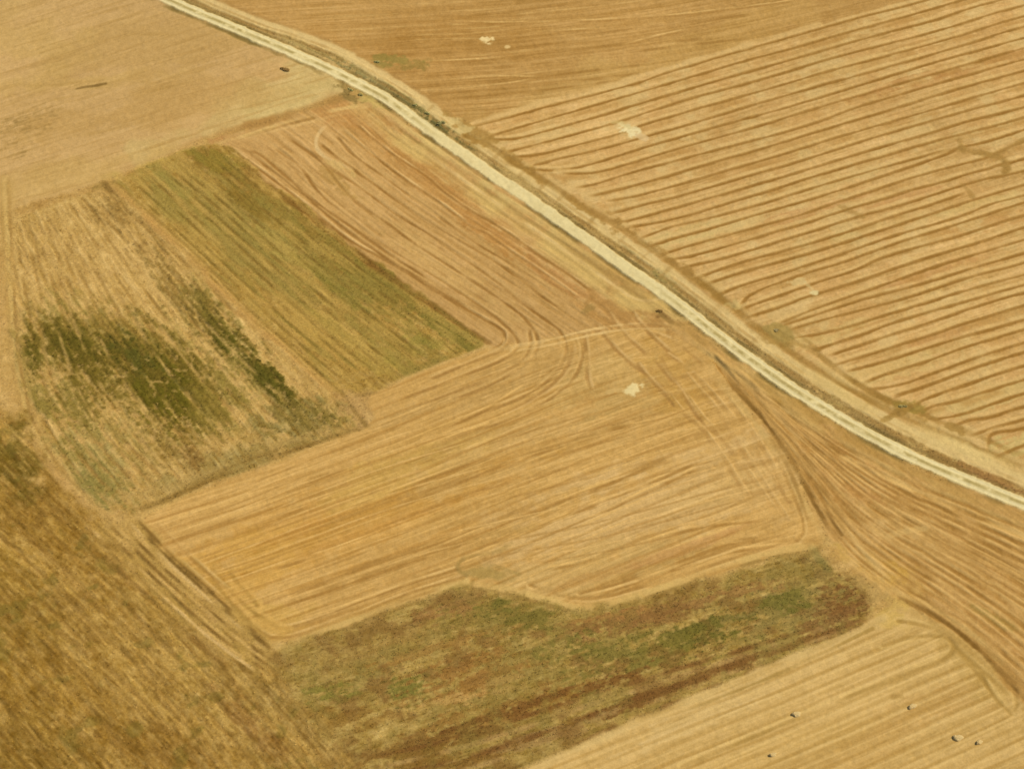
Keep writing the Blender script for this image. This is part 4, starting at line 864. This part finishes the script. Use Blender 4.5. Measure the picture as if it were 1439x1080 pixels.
def grid_mesh(name, J, I, mat):
    """one quad per chosen cell"""
    q = np.stack([J * nx + I, J * nx + I + 1, (J + 1) * nx + I + 1, (J + 1) * nx + I], 1).reshape(-1)
    u, inv = np.unique(q, return_inverse=True)
    co = np.empty((len(u), 3), F)
    co[:, 0] = XX.reshape(-1)[u]; co[:, 1] = YY.reshape(-1)[u]; co[:, 2] = ZZ.reshape(-1)[u]
    me = bpy.data.meshes.new(name)
    n = len(J)
    me.vertices.add(len(u)); me.vertices.foreach_set('co', co.reshape(-1))
    me.loops.add(n * 4); me.loops.foreach_set('vertex_index', inv.reshape(-1).astype(np.int32))
    me.polygons.add(n); me.polygons.foreach_set('loop_start', np.arange(n, dtype=np.int32) * 4)
    try: me.polygons.foreach_set('loop_total', np.full(n, 4, np.int32))
    except Exception: pass
    me.polygons.foreach_set('use_smooth', np.ones(n, bool))
    me.update(calc_edges=True)
    a = me.attributes.new('cover', 'FLOAT_COLOR', 'POINT')
    c = np.ones((len(u), 4), F); c[:, :3] = ALB.reshape(-1, 3)[u]
    a.data.foreach_set('color', c.reshape(-1))
    me.materials.append(mat)
    o = bpy.data.objects.new(name, me); C.objects.link(o)
    return o
for k, key in enumerate(NAMES):
    J, I = np.nonzero((labc == k) & visc)
    if len(J) == 0: continue
    kind, nm, lab, cat = INFO[key]
    o = grid_mesh(nm, J, I, MAT[kind])
    o['kind'] = 'structure'; o['label'] = lab; o['category'] = cat

# ------------------------------------------------------------------ wide ground to the horizon
def wide_ground():
    ax = np.concatenate([-np.geomspace(9000, 330, 26), np.arange(-320, 321, 5.0), np.geomspace(330, 9000, 26)])
    ay = np.concatenate([-np.geomspace(9000, 200, 20) + 250, np.arange(60, 781, 5.0), 780 + np.geomspace(10, 20000, 34)])
    gx_, gy_ = np.meshgrid(ax, ay)
    r = np.maximum(np.abs(gx_) - 300, np.abs(gy_ - 430) - 300); amp = 1 - np.clip(r / 400, 0, 1)
    z = hgt(gx_, gy_) * amp - 0.42
    me = bpy.data.meshes.new('ground'); nxx, nyy = len(ax), len(ay)
    co = np.stack([gx_, gy_, z], 2).reshape(-1, 3)
    J, I = np.meshgrid(np.arange(nyy - 1), np.arange(nxx - 1), indexing='ij'); J = J.reshape(-1); I = I.reshape(-1)
    q = np.stack([J * nxx + I, J * nxx + I + 1, (J + 1) * nxx + I + 1, (J + 1) * nxx + I], 1)
    me.from_pydata([tuple(c) for c in co], [], [tuple(int(v) for v in f) for f in q]); me.update()
    me.polygons.foreach_set('use_smooth', np.ones(len(q), bool))
    m = bpy.data.materials.new('distant_fields'); m.use_nodes = True
    nt = m.node_tree; N = nt.nodes; Lk = nt.links
    bs = N['Principled BSDF']; bs.inputs['Roughness'].default_value = .95; bs.inputs['Specular IOR Level'].default_value = .08
    tc = N.new('ShaderNodeTexCoord')
    vo = N.new('ShaderNodeTexVoronoi'); vo.inputs['Scale'].default_value = .006; Lk.new(tc.outputs['Object'], vo.inputs['Vector'])
    cr = N.new('ShaderNodeValToRGB'); e = cr.color_ramp.elements
    e[0].position = 0; e[0].color = (.40, .23, .062, 1); e[1].position = 1; e[1].color = (.30, .17, .04, 1)
    for p_, c_ in ((.35, (.42, .26, .08, 1)), (.55, (.26, .17, .04, 1)), (.75, (.43, .27, .09, 1))):
        x_ = e.new(p_); x_.color = c_
    sx = N.new('ShaderNodeSeparateColor'); Lk.new(vo.outputs['Color'], sx.inputs[0]); Lk.new(sx.outputs[0], cr.inputs['Fac'])
    no = N.new('ShaderNodeTexNoise'); no.inputs['Scale'].default_value = .35; no.inputs['Detail'].default_value = 8; Lk.new(tc.outputs['Object'], no.inputs['Vector'])
    mr = N.new('ShaderNodeMapRange'); mr.inputs['To Min'].default_value = .75; mr.inputs['To Max'].default_value = 1.2; Lk.new(no.outputs['Fac'], mr.inputs['Value'])
    mul = N.new('ShaderNodeVectorMath'); mul.operation = 'SCALE'; Lk.new(cr.outputs['Color'], mul.inputs[0]); Lk.new(mr.outputs['Result'], mul.inputs['Scale'])
    Lk.new(mul.outputs['Vector'], bs.inputs['Base Color'])
    me.materials.append(m)
    o = bpy.data.objects.new('ground', me); C.objects.link(o); o['kind'] = 'structure'
    o['label'] = 'sandy farmland ground reaching away beyond the traced fields'; o['category'] = 'ground'
wide_ground()

# ================================================================== plants and heaps
def zat(x, y):
    i = np.clip(((np.asarray(x) - X0) / G).astype(int), 0, nx - 1); j = np.clip(((np.asarray(y) - Y0) / G).astype(int), 0, ny - 1)
    return ZZ[j, i], ALB[j, i]
def leaf_material():
    m = bpy.data.materials.new('dry_and_green_leaves'); m.use_nodes = True
    nt = m.node_tree; N = nt.nodes; bs = N['Principled BSDF']; bs.inputs['Roughness'].default_value = .8; bs.inputs['Specular IOR Level'].default_value = .1
    at = N.new('ShaderNodeAttribute'); at.attribute_name = 'cover'; nt.links.new(at.outputs['Color'], bs.inputs['Base Color'])
    return m
LEAF = leaf_material()
rng = np.random.default_rng(5)
def tufts(name, mask, n, size, hmin, lab, cat, tone=1.0, green=None, gate=None):
    """loose weed and grass tufts: five leaning blades each, coloured like the cover they grow in"""
    J, I = np.nonzero(mask & vis)
    if len(J) == 0: return
    p = None
    if gate is not None:
        p = gate[J, I].astype(np.float64); p /= p.sum()
    sel = rng.choice(len(J), n, p=p) if p is not None else rng.integers(0, len(J), n)
    x = XX[J[sel], I[sel]] + rng.uniform(-.15, .15, n); y = YY[J[sel], I[sel]] + rng.uniform(-.15, .15, n)
    z = ZZ[J[sel], I[sel]] - .02; c = ALB[J[sel], I[sel]]
    sz = size * rng.uniform(.5, 1.35, n); col = c * (tone * rng.uniform(.72, 1.3, n))[:, None]
    if green is not None: col = col * (1 - .3) + .3 * np.array(green) * rng.uniform(.6, 1.4, n)[:, None]
    NB = 5; V = np.empty((n, NB * 3, 3), F)
    a0 = rng.uniform(0, 6.28, n)
    for k in range(NB):
        a = a0 + k * 1.2566 + rng.uniform(-.4, .4, n); ca, sa = np.cos(a), np.sin(a); lean = rng.uniform(.2, .9, n) * sz; w = sz * .17
        h = np.maximum(hmin, sz * rng.uniform(.25, .6, n))
        V[:, k * 3 + 0] = np.stack([x - sa * w, y + ca * w, z], 1)
        V[:, k * 3 + 1] = np.stack([x + sa * w, y - ca * w, z], 1)
        V[:, k * 3 + 2] = np.stack([x + ca * lean, y + sa * lean, z + h], 1)
    me = bpy.data.meshes.new(name); nv = n * NB * 3
    me.vertices.add(nv); me.vertices.foreach_set('co', V.reshape(-1))
    me.loops.add(nv); me.loops.foreach_set('vertex_index', np.arange(nv, dtype=np.int32))
    me.polygons.add(n * NB); me.polygons.foreach_set('loop_start', np.arange(n * NB, dtype=np.int32) * 3)
    me.update(calc_edges=True)
    at = me.attributes.new('cover', 'FLOAT_COLOR', 'POINT'); cc = np.ones((n, NB * 3, 4), F); cc[:, :, :3] = np.clip(col, .003, .75)[:, None, :]
    at.data.foreach_set('color', cc.reshape(-1)); me.materials.append(LEAF)
    o = bpy.data.objects.new(name, me); C.objects.link(o); o['kind'] = 'stuff'; o['label'] = lab; o['category'] = cat
    return o
def L_(k): return LAB == NAMES.index(k)
dark = 1 - np.clip((COL.mean(2) - 80) / 90, 0, 1)
tufts('green_weeds', L_('patchy_green_field'), 9000, .45, .05, 'low green weeds thick in the dark patches of the left field', 'weeds', 1.25, gate=dark ** 1.2 + .02)
tufts('dry_weeds', L_('weedy_fallow_strip'), 8000, .36, .04, 'olive and straw coloured weeds covering the pointed strip', 'weeds', 1.35, gate=dark + .1)
tufts('brown_weeds', L_('weedy_bottom_strip'), 12000, .40, .05, 'brown and green weeds growing on the lowest strip', 'weeds', 1.3, gate=dark + .05)
tufts('rough_grass', L_('rough_dark_field'), 9000, .42, .05, 'rough ochre grass tufts all over the dark lower left field', 'grass', 1.35)
tufts('verge_grass', L_('grassy_verge') | L_('grassy_field_margin'), 5000, .34, .05, 'dry grass tufts along the road verge and the field edges', 'grass', 1.0)

def bush(name, px, py, rx, ry, h, cols, lab, n=420, ang=0, cat='bush', group=None):
    x0, y0 = [float(v) for v in P(px, py)]; z0 = float(hgt(np.array(x0), np.array(y0)))
    root = bpy.data.objects.new(name, None); C.objects.link(root); root.location = (x0, y0, z0 - .05)
    root.rotation_euler = (0, 0, math.radians(ang)); root['label'] = lab; root['category'] = cat
    if group: root['group'] = group
    r = random.Random(int(px * 7 + py)); rx *= .85; ry *= .8; n = int(n * 1.5)
    # stems
    vs, fs = [], []
    for k in range(9):
        a = r.uniform(0, 6.28); q = r.uniform(.2, .85); tx, ty, tz = math.cos(a) * rx * q, math.sin(a) * ry * q, h * r.uniform(.25, .5)
        bx_, by_ = tx * .25, ty * .25; w = .045; i0 = len(vs)
        for zf, ww in ((0, w), (.5, w * .7), (1, w * .25)):
            for c_ in range(4):
                aa = c_ * 1.5708; vs.append((bx_ + (tx - bx_) * zf + math.cos(aa) * ww, by_ + (ty - by_) * zf + math.sin(aa) * ww, tz * zf ** .8))
        for l in range(2):
            for c_ in range(4):
                fs.append((i0 + l * 4 + c_, i0 + l * 4 + (c_ + 1) % 4, i0 + l * 4 + 4 + (c_ + 1) % 4, i0 + l * 4 + 4 + c_))
    me = bpy.data.meshes.new('stems'); me.from_pydata(vs, [], fs); me.update()
    at = me.attributes.new('cover', 'FLOAT_COLOR', 'POINT'); at.data.foreach_set('color', [v for _ in vs for v in (.10, .06, .03, 1)])
    me.materials.append(LEAF); o = bpy.data.objects.new('stems', me); C.objects.link(o); o.parent = root
    vs, fs, cs = [], [], []
    lumps = [(r.uniform(-.75, .75), r.uniform(-.6, .6), r.uniform(.35, 1)) for _ in range(6)]
    for k in range(n):
        lx, ly, lr = r.choice(lumps); a = r.uniform(0, 6.28); e = r.uniform(-.1, 1.5); q = r.uniform(.6, 1.0) * (.38 + .25 * lr)
        x = (lx + math.cos(a) * math.cos(e) * q) * rx; y = (ly + math.sin(a) * math.cos(e) * q) * ry; z = max(.05, h * .7 * (.35 + .3 * lr) * (.35 + math.sin(e) * q * 1.2))
        s_ = r.uniform(.07, .16); c = r.choice(cols); f = r.uniform(.6, 1.35)
        nrm = Vector((.5 + r.gauss(0, .45), r.gauss(0, .45), .8)); u = nrm.cross(Vector((r.gauss(0, 1), r.gauss(0, 1), r.gauss(0, 1)))).normalized() * s_; v = nrm.cross(u).normalized() * s_ * .6
        i0 = len(vs); p = Vector((x, y, z)); vs += [tuple(p - u), tuple(p - v), tuple(p + u), tuple(p + v)]; fs.append((i0, i0 + 1, i0 + 2, i0 + 3)); cs += [(c[0] * f, c[1] * f, c[2] * f, 1)] * 4
    me = bpy.data.meshes.new('foliage'); me.from_pydata(vs, [], fs); me.update()
    at = me.attributes.new('cover', 'FLOAT_COLOR', 'POINT'); at.data.foreach_set('color', [v for c in cs for v in c])
    me.materials.append(LEAF); o = bpy.data.objects.new('foliage', me); C.objects.link(o); o.parent = root
BR = [(.30, .17, .045), (.36, .21, .06), (.22, .13, .03)]
GR = [(.36, .31, .09), (.44, .37, .13), (.27, .26, .07), (.52, .44, .18)]
bush('dry_bush', 401, 98, 2.0, 1.1, .9, BR, 'lone low brown bush in the pale field just left of the road', 500, -12)
bush('verge_shrub', 620, 173, 1.5, 1.2, 1.3, GR, 'largest grey green shrub on the verge where the striped field begins', 420, 20)
bush('verge_shrub', 602, 160, 1.3, .9, 1.0, GR, 'grey green shrub on the verge just above the largest one', 320, -30)
bush('verge_shrub', 583, 148, .9, .7, .8, GR, 'small shrub on the verge, third up the road from the striped field', 220, 10)
bush('verge_shrub', 529, 87, 1.1, .7, .7, GR, 'small green shrub above the old track beside a green smear', 240, 0)
bush('corner_shrub', 492, 126, 1.3, .8, .55, GR[:3] + BR[:1], 'dark shrub at the field corner touching the lower road edge', 280, -25)
bush('corner_shrub', 507, 133, .9, .6, .7, GR[:3] + BR[:1], 'small dark shrub right of the bigger one at the lower road edge', 200, -25)
bush('headland_shrub', 1270, 571, 1.5, .9, .45, [(.4, .31, .09), (.46, .36, .12), (.3, .24, .07)], 'olive shrub on the lower border of the striped field', 300, 0)
bush('headland_shrub', 1092, 464, 1.2, .8, .35, [(.42, .32, .12), (.5, .38, .15)], 'faint straw coloured shrub where two headland lines meet', 180, 0)
bush('roadside_shrub', 927, 437, 1.0, .7, .6, BR, 'brown shrub below the road near the fanning rows', 220, 0)

# straw heaps
def straw_material():
    m = bpy.data.materials.new('loose_straw'); m.use_nodes = True
    nt = m.node_tree; N = nt.nodes; Lk = nt.links; bs = N['Principled BSDF']; bs.inputs['Roughness'].default_value = .9; bs.inputs['Specular IOR Level'].default_value = .1
    tc = N.new('ShaderNodeTexCoord'); no = N.new('ShaderNodeTexNoise'); no.inputs['Scale'].default_value = 6; no.inputs['Detail'].default_value = 6; Lk.new(tc.outputs['Object'], no.inputs['Vector'])
    cr = N.new('ShaderNodeValToRGB'); cr.color_ramp.elements[0].position = .3; cr.color_ramp.elements[0].color = (.42, .29, .10, 1); cr.color_ramp.elements[1].position = .7; cr.color_ramp.elements[1].color = (.56, .40, .17, 1)
    Lk.new(no.outputs['Fac'], cr.inputs['Fac']); Lk.new(cr.outputs['Color'], bs.inputs['Base Color'])
    bp = N.new('ShaderNodeBump'); bp.inputs['Distance'].default_value = .08; Lk.new(no.outputs['Fac'], bp.inputs['Height']); Lk.new(bp.outputs['Normal'], bs.inputs['Normal'])
    return m
STRAW = straw_material()
def heap(px, py, L, Wd, h, ang, lab, seed):
    x0, y0 = [float(v) for v in P(px, py)]; z0, _ = zat(x0, y0)
    n, mrings = 30, 9; r = random.Random(seed); ph = [r.uniform(0, 6.28) for _ in range(6)]
    vs, fs = [(-L * .22, 0, h)], []
    for j in range(1, mrings + 1):
        q = j / mrings
        for i in range(n):
            a = i / n * 6.2832
            rr = 1 + .10 * math.sin(2 * a + ph[0]) + .09 * math.sin(3 * a + ph[1]) + .06 * math.sin(5 * a + ph[2])
            x = math.cos(a) * L * .5 * q * rr; y = math.sin(a) * Wd * .5 * q * rr
            x = x - L * .22 * (1 - q)                               # crest near the dark end, long scattered tail
            prof = (1 - q ** (3.4 if math.cos(a) < -.2 else 1.25))
            z = h * prof + .07 * math.sin(7 * a + 9 * q + ph[3]) * (1 - q) * q * 3 + r.uniform(-.03, .03)
            vs.append((x, y, z if j < mrings else -.12))
    for i in range(n): fs.append((0, 1 + i, 1 + (i + 1) % n))
    for j in range(mrings - 1):
        for i in range(n):
            a = 1 + j * n + i; b_ = 1 + j * n + (i + 1) % n; fs.append((a, a + n, b_ + n, b_))
    me = bpy.data.meshes.new('straw_heap'); me.from_pydata(vs, [], fs); me.update(); me.materials.append(STRAW)
    me.polygons.foreach_set('use_smooth', [True] * len(fs))
    o = bpy.data.objects.new('straw_heap', me); C.objects.link(o); o.location = (x0, y0, float(z0)); o.rotation_euler = (0, 0, math.radians(ang))
    o['label'] = lab; o['category'] = 'straw heap'; o['group'] = 'straw heaps on the pale stubble'
heap(1119, 1003, 2.40, 1.92, 0.52, 5, 'rounded straw heap left of the middle of the lower right field', 1)
heap(1086, 1060, 2.24, 1.20, 0.52, 15, 'small low straw heap nearest the bottom edge, leftmost of the five', 2)
heap(1282, 992, 2.56, 1.52, 0.52, 30, 'straw heap furthest up the pale stubble, below the curved headland', 3)
heap(1346, 1036, 2.72, 2.08, 0.52, 10, 'broad flat straw heap beside a narrower one near the right edge', 4)
heap(1376, 1042, 2.24, 1.28, 0.52, 45, 'narrow tilted straw heap, rightmost of the five', 5)

# ================================================================== light
SE, SA = math.radians(40), math.radians(18)        # elevation; azimuth measured from +X towards +Y
d = Vector((math.cos(SE) * math.cos(SA), math.cos(SE) * math.sin(SA), math.sin(SE)))
sun = bpy.data.lights.new('sun', 'SUN'); sun.energy = 4.9; sun.angle = math.radians(.5); sun.color = (1, .95, .86)
so = bpy.data.objects.new('sun', sun); C.objects.link(so); so.rotation_euler = d.to_track_quat('Z', 'Y').to_euler()
w = bpy.data.worlds.new('World'); scene.world = w; w.use_nodes = True
nt = w.node_tree; bg = nt.nodes['Background']; sky = nt.nodes.new('ShaderNodeTexSky'); sky.sky_type = 'NISHITA'; sky.sun_disc = False
sky.sun_elevation = SE; sky.sun_rotation = math.pi / 2 - SA
nt.links.new(sky.outputs['Color'], bg.inputs['Color']); bg.inputs['Strength'].default_value = .09
scene.view_settings.view_transform = 'Standard'; scene.view_settings.look = 'None'; scene.view_settings.exposure = 0; scene.view_settings.gamma = 1
scene.render.filter_size = 1.1
